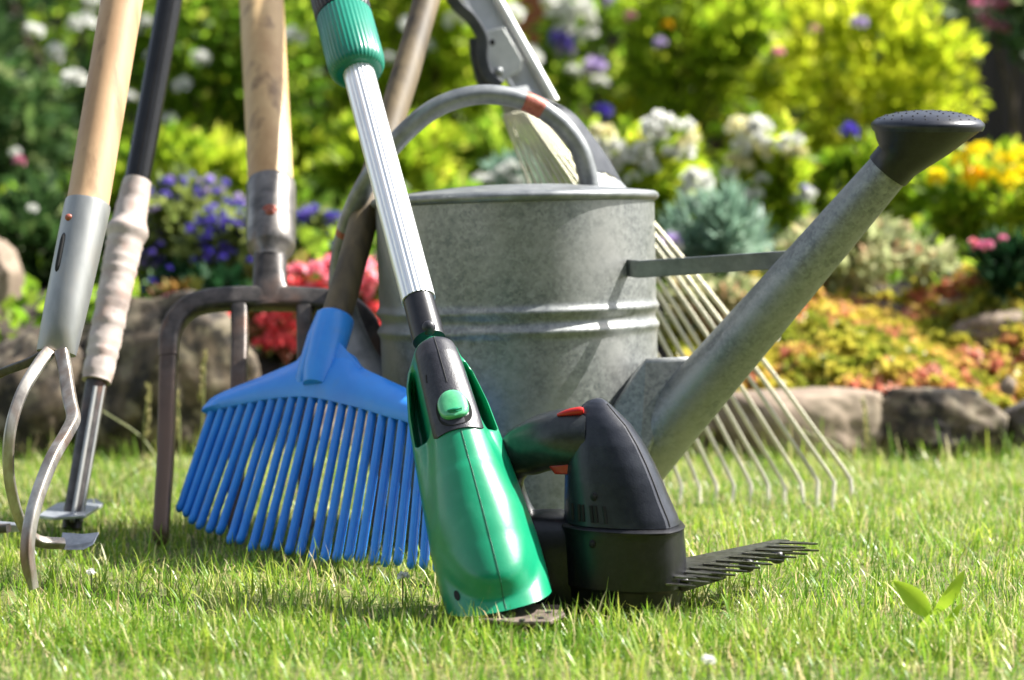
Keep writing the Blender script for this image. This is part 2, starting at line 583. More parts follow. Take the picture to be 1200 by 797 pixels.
# both rings must start at matching directions
for k in range(N):
    t = 2 * math.pi * k / N
    d1 = rx * math.cos(t) + ry * math.sin(t)
    d0 = (d1 - sd * d1.dot(sd)).normalized()
    ring0.append(s1 - sd * .006 + d0 * .0188)
    ringA.append(s1 + sd * .006 + d0 * .0192)
    ring1.append(rc + d1 * .0428 - rz * .002)
mid = [ringA[k].lerp(ring1[k], .5) - rz * .0015 for k in range(N)]
rose = MB().loft([ring0, ringA, mid, ring1, [rc + (p - rc) * .98 for p in ring1]]).build('rose', M['black'], can, 45)
fp = [(.0435, -.003), (.0448, -.0005), (.0452, .002), (.0445, .0035), (.0415, .0062), (.034, .0095), (.022, .0122), (.010, .0134), (.0003, .0138)]
mt = Matrix.Translation(rc) @ rot.to_4x4()
face = MB().lathe(fp, 56, mt).build('rose_face', M['shear'], rose, 60)
ho = MB()
for rr_, cnt, zz in ((.010, 6, .0133), (.018, 11, .0127), (.026, 16, .0114), (.034, 22, .0094), (.040, 26, .0068)):
    for k in range(cnt):
        t = 2 * math.pi * k / cnt
        ho.sphere(mt @ Vector((rr_ * math.cos(t), rr_ * math.sin(t), zz)), .0009, .0009, .0006, 6, 4)
ho.build('spray_holes', M['pit'], rose)

# ------------------------------------------------------------------ string trimmer (green)
O = P(585, 704, 1.448)
TT = P(503, 399, 1.575)
HT0 = None
ax = (TT - O).normalized()
TH = TT - ax * .0130
L = (TH - O).length
lat = (Vector((1, 0, 0)) - ax * ax.x).normalized()
fr = lat.cross(ax).normalized()
trim = thing('grass_trimmer', 'green electric grass trimmer with silver telescopic shaft, standing head down', 'grass trimmer', (O.x, O.y, GZ))
Wx = [0, .012, .03, .06, .12, .25, .40, .60, .80, .93, 1]
Wy = [.0095, .0160, .0192, .0226, .0266, .0312, .0338, .0368, .0394, .0393, .0384]


def Wf(t):
    return interp(t, Wx, Wy)


def Cf(t):
    c = interp(t, [0, .012, .03, .06, .15, .42, .50, .72], [.008, .0140, .0165, .0180, .0192, .0212, .0250, .0352])
    return c


def front_h(t, v):
    W = Wf(t)
    e = min(1, abs(v) / W)
    Dp = interp(t, [0, .1, .4, .8, 1], [.012, .018, .022, .026, .028])
    hgt = Dp * max(0, 1 - e ** 2.6) ** .55
    c = max(.004, Cf(t))
    q = max(0.0, (t - .70) / .235)
    ins = 1 - ((abs(v) / c) ** 2.6 + q ** 2.6)
    k = sstep(-.42, .42, ins)
    stp = interp(t, [.38, .55, .80, .88], [.0125, .0050, .0050, .0085])
    bul = stp * k + interp(t, [.38, .58], [.008, .0140]) * max(0, 1 - (v / c) ** 2 - q ** 2) * k
    bul *= interp(t, [0, .04, .12], [.7, 1, 1])
    if t < .44:
        k2 = sstep(-.15, .25, ins)
        rim = sstep(.0015, .0060, W - abs(v))
        rec = (1 - k2) * (1 - sstep(.350, .392, t)) * sstep(.05, .13, t) * rim
        hgt = hgt * (1 - rec) - .019 * rec
    return hgt + bul


def TS(t, v, off=0):
    # point on the front of the housing; t=0 top, 1 bottom
    h_ = front_h(t, v) + off
    return TH - ax * (L * t + sstep(.66, 1.0, t) * h_ * fr.z / ax.z) + lat * v + fr * h_


rows = 110
nv = 72
hs_ = MB()
rings = []
for i in range(rows + 1):
    t = i / rows
    t = t * t * .35 + t * .65
    W = Wf(t)
    ring = []
    for j in range(nv + 1):
        v = -W + 2 * W * j / nv
        ring.append(TS(t, v))
    for j in range(17):
        v = W - 2 * W * (j + .5) / 17
        e = abs(v) / W
        h_ = -.026 * max(0, 1 - e ** 3) ** .5
        ring.append(TH - ax * (L * t + sstep(.66, 1.0, t) * h_ * fr.z / ax.z) + lat * v + fr * h_)
    rings.append(ring)
hs_.loft(rings)
housing = hs_.build('housing', M['green'], trim, 50)
# moulding seam
sm = MB()
pth = [TS(t, .0002 + .001 * math.sin(t * 3), .0002) for t in np.linspace(.44, .995, 60)]
sm.tube(pth, .00028, 6)
sm.build('seam', M['seam_green'], housing)
# charcoal grip insert
gi = MB()
rings = []
ts = np.linspace(.018, .432, 56)
for t in ts:
    c = Cf(t) - .0022
    if t > .41:
        q = (t - .41) / .022
        c -= .0025 * (1 - math.sqrt(max(0, 1 - q * q)))
    if t < .05:
        q = (.05 - t) / .032
        c *= math.sqrt(max(.04, 1 - q * q * .96))
    top = [TS(t, -c + 2 * c * j / 24, .0016 - (.0016 if j in (0, 24) else 0)) for j in range(25)]
    bot = [TS(t, c - 2 * c * j / 24, -.004) for j in range(25)]
    rings.append(top + bot)
gi.loft(rings)
grip = gi.build('grip_insert', M['dark_grip'], trim, 50)
sm = MB()
sm.tube([TS(t, .0003, .0017) for t in np.linspace(.02, .24, 24)], .0004, 6)
sm.tube([TS(t, -.0125 - .001 * math.sin((t - .18) * 60), .0016) for t in np.linspace(.18, .21, 8)], .0006, 6)
sm.build('seam', M['pit'], grip)


def patch(t0, wv, wt, offs, up=1.0):
    rings = []
    n = 28
    for s, o in offs:
        rr = []
        for k in range(n):
            a = 2 * math.pi * k / n
            ca, sa_ = math.cos(a), math.sin(a)
            ex = .75 if sa_ > 0 else .9
            vv = wv * s * math.copysign(abs(ca) ** ex, ca)
            tt = t0 + wt * s * math.copysign(abs(sa_) ** ex, sa_) 
            rr.append(TS(tt, vv, o))
        rings.append(rr)
    return MB().loft(rings)


patch(.350, .0130, .068, [(1, .0012), (1.0, .0021), (.99, .0022)]).build('button_recess', M['pit'], grip, 40)
but = patch(.338, .0112, .056, [(1, .0015), (1, .004), (.95, .0052), (.8, .0056), (.4, .0052), (.05, .005)]).build('release_button', M['button'], trim, 50)
lip = MB()
lip.tube(spline([TS(.366, -.005, .0058), TS(.370, 0, .0068), TS(.366, .005, .0058)], 6), .0011, 8)
lip.tube(spline([TS(.373, -.005, .0054), TS(.377, 0, .0060), TS(.373, .005, .0054)], 6), .0006, 8)
lip.build('thumb_ridge', M['green'], but)
# screw hole low on the left of the housing
sh = MB()
rr = [TS(.928 + .016 * math.sin(k * math.pi / 5), -.0300 + .0018 * math.cos(k * math.pi / 5), .0006) for k in range(10)]
sh.loft([rr, [p - fr * .002 for p in rr]])
sh.build('screw_hole', M['pit'], housing)
# sole plate under the head, sticking out to the right
spz = Vector((0, 0, 1))
pts = PP((560, 722, 1.412), (600, 725, 1.402), (646, 719, 1.404), (662, 709, 1.43), (656, 700, 1.46), (560, 700, 1.47))
for p in pts:
    p.z = -.011
sp = MB()
sp.loft([pts, [p + spz * .003 for p in pts]])
sole = sp.build('sole_plate', M['sole'], trim, 30, bevel=.0008)
for px_, Y_h in ((612, 1.405), (634, 1.412), (643, 1.432), (588, 1.402)):
    q = P(px_, 710, Y_h)
    q.z = -.0076
    sp = MB()
    rr = [q + Vector((.0022 * math.cos(k * math.pi / 5), .003 * math.sin(k * math.pi / 5), 0)) for k in range(10)]
    sp.loft([rr, [p + spz * .0003 for p in rr]])
    sp.build('plate_hole', M['pit'], sole)
# black socket, tube, collar, grip
tdir = (P(398, 0, 1.80) - TT)
tdir = (P(403, 20, 1.795) - TT).normalized()


def AT(px_y):   # point on the shaft axis at a given photo row
    lo, hi_ = 0.0, 1.2
    for _ in range(40):
        m_ = (lo + hi_) / 2
        p = TT + tdir * m_
        dy = (p.y * cp - (p.z - CAMZ) * sp_)
        v = (p.y * sp_ + (p.z - CAMZ) * cp) / dy
        if 398.5 - v * F > px_y:
            lo = m_
        else:
            hi_ = m_
    return TT + tdir * lo


def ribbed(path, r, nrib, depth, seg=96, flat=0):
    rings = []
    t = (path[-1] - path[0]).normalized()
    n1 = (Vector((0, 1, 0)) - t * t.y).normalized()
    s1_ = t.cross(n1)
    for p, rr_ in zip(path, r):
        ring = []
        for k in range(seg):
            a = 2 * math.pi * k / seg
            q = rr_ + (depth * abs(math.sin(a * nrib / 2)) if depth else 0)
            ring.append(p + s1_ * (q * math.cos(a)) + n1 * (q * math.sin(a)))
        rings.append(ring)
    return rings


q0, q1 = AT(404), AT(346)
MB().loft(ribbed([q0, q0.lerp(q1, .3), q1], [.0128, .0128, .0122], 1, 0, 40)).build('socket', M['black'], trim, 40)
ck = MB()
pm = AT(388)
ck.sphere(pm + Vector((.002, -.0120, .003)), .0055, .004, .006, 14, 8)
ck.build('locking_clip', M['dark_grip'], trim)
tp = MB()
qa, qb = AT(352), AT(60)
# extruded profile with flat ribs along the front
rings = []
t = (qb - qa).normalized()
n1 = (Vector((0, -1, 0)) - t * -t.y).normalized()
s1_ = n1.cross(t)
for p in (qa, qa.lerp(qb, .5), qb):
    ring = []
    for k in range(144):
        a = 2 * math.pi * k / 144
        rr_ = .0134
        d_ = math.degrees(a) - 90
        if abs(d_) < 40:
            rr_ -= .0007 * (0.5 + .5 * math.cos(d_ / 40 * math.pi * 5)) 
        ring.append(p + s1_ * (rr_ * math.cos(a)) + n1 * (rr_ * math.sin(a)))
    rings.append(ring)
tp.loft(rings)
tp.build('telescopic_tube', M['alu'], trim, 50)
ca, cb = AT(86), AT(20)
pth = [ca, ca.lerp(cb, .02), ca.lerp(cb, .10), ca.lerp(cb, .2), ca.lerp(cb, .97), cb]
MB().loft(ribbed(pth, [.017, .0205, .0232, .0240, .0238, .0225], 40, .0007, 160)).build('twist_collar', M['green_grip'], trim, 60)
ga, gb_ = AT(19), AT(-190)
pth = [ga, ga.lerp(gb_, .02), ga.lerp(gb_, .5), gb_]
MB().loft(ribbed(pth, [.0225, .0240, .0225, .021], 36, .0009, 160)).build('black_sleeve', M['black'], trim, 60)

# ------------------------------------------------------------------ grass shears
sc = P(734, 686, 1.50)
shears = thing('grass_shears', 'black cordless grass shears with red buttons and toothed blade on the lawn', 'grass shears', (sc.x, sc.y, GZ))
PHI0 = R(35)
yl = [466.5, 467.5, 470, 475, 485, 496, 517, 540, 560, 580, 601, 609, 611, 616, 640, 660, 690, 702]
cl = [701, 701, 700, 700, 702, 706, 711, 716, 720, 724, 729, 730, 730, 731, 733, 734, 734, 734]
hl = [2, 6.5, 12, 18, 27, 35, 45, 53, 58.5, 63, 68, 69.5, 70, 74, 75, 75, 74, 72]


def sh_ring(y, n=72, grow=0):
    cx = interp(y, yl, cl)
    hw = interp(y, yl, hl) + grow
    z_ = P(600, y, 1.50).z
    c = P(cx, y, 1.50)
    rr = hw * 1.5 / F
    out = []
    for k in range(n):
        a = 2 * math.pi * k / n + PHI0       # a measured from camera direction to the right
        d_ = ((a - PHI0 + math.pi) % (2 * math.pi)) - math.pi
        q = 1 + .17 * math.exp(-(abs(d_) / .5) ** 1.0) * (1 if y < 616 else .6) - .085 * math.exp(-((abs(d_) - .95) / .45) ** 2)
        out.append(Vector((c.x + rr * q * math.sin(a), 1.50 - rr * q * 1.0 * math.cos(a), z_)))
    return out


def SH(y, adeg, grow=0):
    a = R(adeg)
    r_ = sh_ring(y, 72, grow)
    k = int(round(((a - PHI0) % (2 * math.pi)) / (2 * math.pi) * 72)) % 72
    return r_[k]


ys = list(np.linspace(466.5, 475, 9)) + list(np.linspace(477, 609, 48))
MB().loft([sh_ring(y) for y in ys]).build('motor_housing', M['shear'], shears, 14)
ys = [609.5, 611, 613, 616, 625, 640, 660, 680, 682, 684, 700]
gr_ = [-1, 3, 4, 1, 0, 0, 0, 0, -2, -3, -3]
base = MB().loft([sh_ring(y, 72, g) for y, g in zip(ys, gr_)]).build('base_skirt', M['black'], shears, 40)
# seam on the nose
sm = MB()
sm.tube([SH(y, 38, .35) for y in np.linspace(472, 608, 30)], .0005, 6)
sm.build('seam', M['pit'], shears.children[0] if shears.children else shears)
# grip loop
gp = spline(PP((692, 514, 1.50), (660, 515, 1.505), (632, 521, 1.515), (606, 536, 1.525), (597, 560, 1.53), (606, 590, 1.535), (628, 625, 1.53), (650, 640, 1.52)), 7)
gl = len(gp)
gr = [interp(i / (gl - 1), [0, .18, .36, .5, .6, .75, 1], [.0232, .0222, .0200, .0145, .0110, .0098, .013]) for i in range(gl)]
gr = [(a_ * 1.0, a_ * .9) for a_ in gr]
MB().tube(gp, gr, 28).build('handle', M['shear_grip'], shears, 60)
rb = MB()
bx0 = P(640, 648, 1.52)
pr = rrect(1, 1, .45, 5)
rings = []
for y, s in ((598, .25), (601, .62), (606, .84), (616, .98), (640, 1.04), (680, 1.04), (704, 1.0)):
    c = P(645, y, 1.515)
    rings.append([Vector((c.x + a_ * .0235 * s, c.y + b_ * .030 * s, c.z)) for a_, b_ in pr])
rb.loft(rings)
rb.build('battery_box', M['black'], shears, 45)
# red lock button and trigger
e = MB()
lk = spline(PP((653, 486.5, 1.494), (668, 483, 1.492), (684, 481, 1.490)), 5)
e.tube(lk, [.0008, .0014, .0018, .0021, .0024, .0026, .0028, .0029, .0030, .003, .002][:len(lk)], 12)
e.build('lock_button', M['red'], shears, 60)
e = MB()
e.hull(PP((643, 546, 1.496), (668, 543, 1.490), (668, 556, 1.490), (650, 556, 1.496), (643, 546, 1.51), (668, 543, 1.51), (668, 556, 1.51), (650, 556, 1.51)))
e.build('trigger', M['red'], shears, 30, bevel=.0015)
# vents and screw holes
vt = MB()
for k, adeg in enumerate((-62, -52, -43, -35, -28, -21)):
    vt.tube([SH(y, adeg, .25) for y in np.linspace(585, 604, 5)], .0013, 6)
vt.build('vent_slots', M['pit'], shears, 40)
for p, r_ in ((SH(575, -30, 0), .0026), (SH(628, -34, 0), .0026), (P(662, 513, 1.4855), .0016)):
    vt = MB()
    vt.sphere(p, r_, r_, r_ * 1.2, 12, 8)
    vt.build('screw_hole', M['pit'], shears)
# cutting comb: a row of teeth that runs away to the right
near, far = P(772, 684, 1.46), P(925, 641, 1.585)
rowd = (far - near).normalized()
fw = Vector((math.cos(R(-30)), math.sin(R(-30)), .02)).normalized()
nrm = rowd.cross(fw).normalized()
if nrm.z < 0:
    nrm = -nrm
Lr = (far - near).length
comb = None
for lay, zo, nt_, tl, sh_ in ((0, .0, 11, .030, 0), (1, .0042, 10, .026, .4)):
    b_ = MB()
    o0 = near + nrm * zo - fw * .012
    th = nrm * .0006
    pts = [(-.01, -.03), (Lr + .004, .0), (Lr + .004, .010), (-.01, .010)]
    poly = [o0 + rowd * x + fw * y for x, y in pts]
    b_.loft([[p - th for p in poly], [p + th for p in poly]])
    for k in range(nt_):
        xk = Lr * (k + .3 + sh_) / nt_
        wk = Lr / nt_ * .30
        ang = (k / nt_ - .5) * .5
        f2 = (fw + rowd * ang * .6).normalized()
        root = o0 + rowd * xk + fw * .0085
        poly = [root - rowd * wk, root + rowd * wk, root + f2 * tl + rowd * wk * .35, root + f2 * (tl + .003), root + f2 * tl - rowd * wk * .35]
        b_.loft([[p - th for p in poly], [p + th for p in poly]])
    o_ = b_.build('cutting_blade', M['comb'], shears, 30)
for x in (.12, .36, .60, .84):
    ck = MB()
    ck.sphere(near + rowd * (Lr * x) + fw * .006 - nrm * .003, .0065, .006, .0055, 12, 8)
    ck.build('blade_stud', M['black'], shears)
# connecting arm from skirt to blade
e = MB()
e.hull([near + rowd * .0 - fw * .06 - nrm * .002, near + rowd * .0 + fw * .0 - nrm * .002, near + rowd * .11 - fw * .05 - nrm * .002, near + rowd * .09 - fw * .004 - nrm * .002,
        near + rowd * .0 - fw * .06 - nrm * .012, near + rowd * .0 + fw * .0 - nrm * .012, near + rowd * .11 - fw * .05 - nrm * .012, near + rowd * .09 - fw * .004 - nrm * .012])
e.build('blade_carrier', M['black'], shears, 30, bevel=.002)

# ------------------------------------------------------------------ blue broom rake
bl_, br_ = P(212, 606, 1.775), P(500, 658, 1.612)
blat = (br_ - bl_)
blat.z = 0
blat.normalize()
sockT = P(391, 374, 1.80)
baseC = P(372, 643, 1.690)
bax = (sockT - baseC)
bax = (bax - blat * bax.dot(blat) * .0).normalized()
bfr = blat.cross(bax).normalized()
if bfr.y > 0:
    bfr = -bfr
broom = thing('blue_leaf_rake', 'blue plastic leaf rake with long prongs on a worn wooden stick', 'leaf rake', (baseC.x, baseC.y, GZ))
# head plate traced in its own plane
def onplane(px, py, off=0):
    # intersect pixel ray with rake plane (through sockT with normal bfr)
    u = (px - 600.0) / F
    v = (398.5 - py) / F
    d = Vector((u, cp + v * sp_, -sp_ + v * cp))
    o = Vector((0, 0, CAMZ))
    n = PN
    t = (PC - o).dot(n) / d.dot(n)
    return o + d * t + n * off


PN = blat.cross(bax).normalized()
if PN.y > 0:
    PN = -PN
PC = baseC.lerp(sockT, .5)
top = [(246, 484), (248, 474), (256, 464), (275, 455), (310, 441), (345, 426), (362, 416), (392, 412), (412, 415), (424, 430), (450, 443), (480, 457), (520, 478), (548, 494), (556, 504)]
bot = [(246, 488), (252, 486), (270, 482), (290, 478), (315, 473), (340, 470), (362, 469), (385, 472), (410, 478), (430, 483), (455, 491), (480, 498), (512, 510), (535, 520), (556, 528)]
pl = MB()
rings = []
topS = spline([Vector((a_, b_, 0)) for a_, b_ in top], 4)
botS = spline([Vector((a_, b_, 0)) for a_, b_ in bot], 4)
for a_, b_ in zip(topS, botS):
    c_ = a_.lerp(b_, .5)
    q = a_.lerp(b_, .22)
    w_ = a_.lerp(b_, .8)
    rings.append([onplane(a_.x, a_.y, .002), onplane(q.x, q.y, .0085), onplane(c_.x, c_.y, .0115), onplane(w_.x, w_.y, .0120), onplane(b_.x, b_.y, .0090),
                  onplane(b_.x, b_.y, -.006), onplane(c_.x, c_.y, -.004), onplane(a_.x, a_.y, -.004)])
pl.loft(rings)
head = pl.build('rake_head', M['blue'], broom, 45)
# socket cone
so = MB()
sA, sB = onplane(391, 373, -.002), onplane(362, 458, .004)
stick_top = P(500, 0, 2.005)
stick_dir = (stick_top - sA).normalized()
sB2 = sA - stick_dir * .055
path = [sA + stick_dir * .002, sA, sA.lerp(sB2, .4), sB2, sB2 - stick_dir * .014]
so.tube(path, [.0160, .0174, .0172, .0150, .0115], 28)
_cone = [sA, sA.lerp(onplane(362, 450, .004), .35), sA.lerp(onplane(362, 450, .005), .7), onplane(361, 450, .006), onplane(358, 468, .006)]
so.tube(_cone, [.0172, .0166, .0132, .0080, .0006], 28)
so.hull([onplane(345, 432, .004), onplane(366, 416, .004), onplane(356, 440, .0085), onplane(428, 434, .004), onplane(400, 440, .0085), onplane(378, 396, .008), onplane(396, 396, .006), onplane(378, 440, .0105), onplane(405, 410, .006)])
so.build('socket', M['blue'], broom, 45, bevel=.001)
# prongs
NT = 26
for k in range(NT):
    s = k / (NT - 1)
    xt = 254 + (546 - 254) * s
    yt = interp(xt, [p[0] for p in bot], [p[1] for p in bot])
    xb = interp(s, [0, .1, .3, .5, .7, .82, 1], [214, 232, 291, 362, 432, 476, 545]) + random.uniform(-.7, .7)
    yb = interp(s, [0, .1, .3, .5, .7, .82, 1], [597, 612, 636, 650, 656, 658, 664]) + random.uniform(-4, 4)
    a_ = onplane(xt, yt - 4, .0045)
    b_ = onplane(xb, yb, .002)
    dn = (b_ - a_).normalized()
    pth = [a_, a_.lerp(b_, .5), b_ - dn * .012] + [b_ - dn * .003, b_ + dn * .0015 + PN * .0006, b_ + dn * .0042 + PN * .0014, b_ + dn * .0056 + PN * .0020]
    rr = [(.0035, .0044)] * len(pth)
    rr[-2] = (.0027, .0034)
    rr[-1] = (.0012, .0014)
    MB().tube(pth, rr, 10, ref=PN).build('prong', M['blue'], broom, 60)
# stick
p0, p1 = sA - stick_dir * .03, sA + stick_dir * .72
nS = 40
pth = []
for i in range(nS):
    t = i / (nS - 1)
    w_ = Vector((noise.noise(Vector((t * 5, 0, 0))), noise.noise(Vector((t * 5, 7, 0))), 0)) * .0016
    pth.append(p0.lerp(p1, t) + w_)
MB().tube(pth, [.0132 + .0004 * math.sin(i * .9) for i in range(nS)], 22).build('wooden_stick', M['oldwood'], broom, 60)

# ------------------------------------------------------------------ digging fork
ftip = P(190, 616, 1.775)
fy = lambda y: interp(y, [0, 215, 340, 440, 616], [2.15, 2.005, 1.925, 1.87, 1.775])
fork = thing('garden_fork', 'four tined digging fork with pale wooden shaft and riveted socket', 'garden fork', (P(318, 616, 1.78).x, 1.78, GZ))


def FK(x, y, dy=0):
    return P(x, y, fy(y) + dy)


_f0, _f1 = FK(318.0, 232), P(306.5, 0, 2.15)
pth = [_f0 + (_f1 - _f0) * (k * .32) for k in range(7)]
MB().tube(spline(pth, 4), [.0222 + .0006 * min(1, i / 12) for i in range(25)], 30).build('shaft', M['wood2'], fork, 60)
sk_ = [(FK(317.6, 216), .0228), (FK(317.6, 217), .0240), (FK(317.6, 222), .0242), (FK(317.8, 250), .0240), (FK(317.6, 280), .0238), (FK(317.6, 289), .0232), (FK(317.4, 293), .0215), (FK(317, 300), .0165), (FK(316.5, 306), .0150)]
so = MB().tube([p for p, _ in sk_], [r for _, r in sk_], 36).build('socket', M['socket'], fork, 50)
rv = FK(320, 250)
e = MB()
rr_ = Matrix.Rotation(R(90), 3, 'X')
e.sphere(rv + Vector((0, -.0245, 0)), .0092, .004, .0092, 18, 10)
e.sphere(rv + Vector((.0005, -.0280, 0.0008)), .0050, .004, .0050, 14, 8)
e.build('rivet', M['rust'], so)
# crown (shoulder) + neck
cr = MB()
yk = lambda x, y: FK(x, y)
nk = [(FK(317, 292), (.0165, .0150)), (FK(316.5, 304), (.0163, .0150)), (FK(316, 318), (.0158, .0105)), (FK(316, 335), (.0165, .009)), (FK(317, 352), (.022, .0085)), (FK(317, 360), (.024, .008))]
cr.tube([p for p, _ in nk], [r for _, r in nk], 24, ref=(0, 1, 0))
shl = spline([FK(198, 420), FK(199, 396), FK(207, 375), FK(224, 359), FK(250, 352), FK(285, 350), (FK(318, 350)), FK(352, 351), FK(388, 354), FK(412, 362), FK(430, 380), FK(437, 400), FK(438, 424)], 6)
ns = len(shl)
pf = rrect(1, 1, .5, 3)
cr.tube(shl, [(.0086 + .0026 * math.sin(math.pi * i / (ns - 1)), .0080) for i in range(ns)], ref=(0, 1, 0), prof=pf)
cr.build('crown', M['fork_iron'], fork, 40)
for xs in ([(198, 410), (196, 470), (194, 540), (191, 585), (189, 622), (189, 640)], [(281, 352), (281, 400), (280, 450), (278, 520), (276, 600), (275, 625)],
           [(357, 352), (358, 400), (358, 450), (358, 520), (359, 600), (359, 625)], [(438, 410), (440, 470), (442, 540), (444, 600), (445, 625)]):
    pp = [FK(x, y if y < 617 else y) for x, y in xs]
    pp = spline(pp, 5)
    n_ = len(pp)
    MB().tube(pp, [(interp(i / (n_ - 1), [0, .4, .9, 1], [.0080, .0074, .0066, .003]), interp(i / (n_ - 1), [0, .8, 1], [.0074, .006, .003])) for i in range(n_)], ref=(0, 1, 0), prof=pf)  .build('tine', M['fork_iron'], fork, 40)

# ------------------------------------------------------------------ three prong cultivator
cult = thing('hand_cultivator', 'three pronged cultivator with tan wooden handle in grey slotted socket', 'cultivator', (P(60, 640, 1.60).x, 1.60, GZ))
hA, hB = P(99, 262, 1.665), P(143, 0, 1.75)
hB2 = hA.lerp(hB, 1.9)
MB().tube([hA.lerp(hB2, i / 10) for i in range(11)], [.0170 + .0009 * i / 10 for i in range(11)], 30).build('handle', M['wood'], cult, 60)
sk0, sk1 = P(103, 239, 1.668), P(66, 414, 1.617)
ring_r = [(.0183, .0183), (.0186, .0186), (.0180, .018), (.0172, .017), (.0165, .015), (.0160, .0105), (.0156, .0085)]
ring_t = [0, .02, .35, .65, .85, .97, 1.0]
so = MB().tube([sk0.lerp(sk1, t) for t in ring_t], ring_r, 32, ref=(0, 1, 0)).build('socket', M['steel'], cult, 40)
# slot and nail on the socket
sdv = (sk1 - sk0).normalized()
sl = MB()
def onsock(t, adeg, r_):
    c = sk0.lerp(sk1, t)
    lat_ = (Vector((1, 0, 0)) - sdv * sdv.x).normalized()
    f_ = sdv.cross(lat_)
    if f_.y > 0:
        f_ = -f_
    return c + (lat_ * math.sin(R(adeg)) + f_ * math.cos(R(adeg))) * r_
sl.tube([onsock(t, -33, interp(t, ring_t, [r[0] for r in ring_r]) - .0008) for t in (.255, .27, .30, .40, .47, .50, .515)], [.0008, .0020, .0025, .0026, .0025, .0020, .0008], 12)
sl.build('slot', M['pit'], so)
e = MB()
q = onsock(.155, -27, .0184)
e.sphere(q, .0032, .0022, .0030, 10, 6)
e.build('nail', M['rust'], so)
pf = rrect(1, 1, .45, 3)
pr1 = spline(PP((64, 408, 1.615), (35, 424, 1.63), (-6, 441, 1.66), (-55, 478, 1.70), (-75, 540, 1.71), (-45, 600, 1.70), (-10, 618, 1.69), (10, 619, 1.685)), 7)
MB().tube(pr1, .0036, ref=(0, 1, 0), prof=pf).build('prong', M['forged'], cult, 50)
pr2 = spline(PP((58, 412, 1.608), (45, 428, 1.597), (25, 462, 1.578), (12, 505, 1.566), (10, 550, 1.566), (17, 590, 1.574), (28, 618, 1.588), (45, 634, 1.60), (75, 637, 1.61)), 7)
n_ = len(pr2)
MB().tube(pr2, [(interp(i / n_, [0, .3, 1], [.0052, .0046, .0036]), .0042) for i in range(n_)], ref=(0, 1, 0), prof=pf).build('prong', M['prong'], cult, 50)
pr3 = spline(PP((72, 412, 1.606), (76, 432, 1.598), (82, 470, 1.575), (86, 490, 1.56), (78, 508, 1.54), (60, 540, 1.51), (42, 588, 1.485), (33, 630, 1.472), (33, 660, 1.468), (40, 690, 1.468)), 7)
n_ = len(pr3)
MB().tube(pr3, [(interp(i / n_, [0, .4, .9, 1], [.0054, .0049, .0042, .0015]), .0042) for i in range(n_)], ref=(0, 1, 0), prof=pf).build('prong', M['prong'], cult, 50)
for pts, in ((((-20, 612), (24, 616), (22, 624), (-20, 626)),), (((72, 627), (96, 629), (116, 627), (110, 638), (98, 645), (73, 645)),)):
    e = MB()
    Yb = 1.685 if pts[0][0] < 0 else 1.607
    r0 = [P(x, y, Yb + (.0 if y > 632 else .012)) for x, y in pts]
    e.loft([r0, [p + Vector((0, .002, .0022)) for p in r0]])
    e.build('blade', M['blade'], cult, 30, bevel=.0006)

# ------------------------------------------------------------------ hoe with wrapped grip
hoe = thing('weeding_hoe', 'slim black lacquered hoe with dirty white wrapped grip', 'hoe', (P(85, 612, 1.80).x, 1.80, GZ))
HB, HT = P(82, 616, 1.798), P(203, 0, 2.02)
def hoe_at(y):
    t = (616 - y) / 616.0
    return P(interp(y, [-300, 0, 212, 447, 616], [251, 199, 161, 113, 84]), y, interp(y, [-300, 0, 616], [2.13, 2.02, 1.80]))
MB().tube([hoe_at(y) for y in (225, 160, 80, 0, -150, -300)], .0122, 28).build('pole', M['black_paint'], hoe, 60)
pth, rr = [], []
for i in range(60):
    y = 212 + (447 - 212) * i / 59
    pth.append(hoe_at(y))
    r_ = interp(y, [212, 250, 262, 268, 274, 284, 300, 447], [.0132, .0150, .0160, .0198, .0198, .0166, .0158, .0132])
    r_ += .0011 * ((i * .21 + .15 * math.sin(i * .5)) % 1.0) * (1 if y > 285 else .2) + .0006 * noise.noise(Vector((i * .7, 3, 1)))
    rr.append(r_)
g_ = MB()
g_.tube(pth, rr, 28)
for i, v in enumerate(g_.v):
    k = noise.noise(Vector(v) * 60) * .0009 + noise.noise(Vector(v) * 180) * .0006
    c = pth[min(59, i // 28)]
    g_.v[i] = v + (v - c).normalized() * k
g_.build('wrapped_grip', M['tape'], hoe, 70)
sh = MB()
sh.tube([hoe_at(y) for y in (440, 520, 600, 620)], [(.0100, .009), (.0096, .008), (.0092, .007), (.009, .007)], 24)
sh.build('shank', M['forged'], hoe, 60)
sh = MB()
sh.tube([hoe_at(y) + Vector((.0015, -.0085, 0)) for y in (452, 520, 610)], .0022, 8)
sh.tube([hoe_at(y) + Vector((.0080, -.0040, 0)) for y in (452, 520, 610)], .0016, 8)
sh.build('shank_rib', M['steel'], hoe, 60)
e = MB()
r0 = PP((44, 611, 1.78), (66, 601, 1.85), (92, 597, 1.87), (112, 598, 1.88), (122, 604, 1.85), (100, 616, 1.78), (62, 618, 1.77))
for p in r0:
    p.z = .004
e.loft([r0, [p + Vector((0, 0, .003)) for p in r0]])
e.build('blade', M['blade'], hoe, 30, bevel=.0006)

# ------------------------------------------------------------------ adjustable metal rake
rk = thing('fan_rake', 'adjustable metal fan rake with thin spread tines, behind the can', 'fan rake', (P(850, 570, 2.03).x, 2.03, GZ))
pr_a, pr_b = P(556, -10, 2.165), P(634, 130, 2.135)
rdir = (pr_b - pr_a).normalized()
rside = (Vector((1, 0, 0)) - rdir * rdir.x).normalized()
rfr = rdir.cross(rside).normalized()
if rfr.y > 0:
    rfr = -rfr
ra = pr_a - rdir * .5
mid_ = lambda t: ra.lerp(pr_b, t)
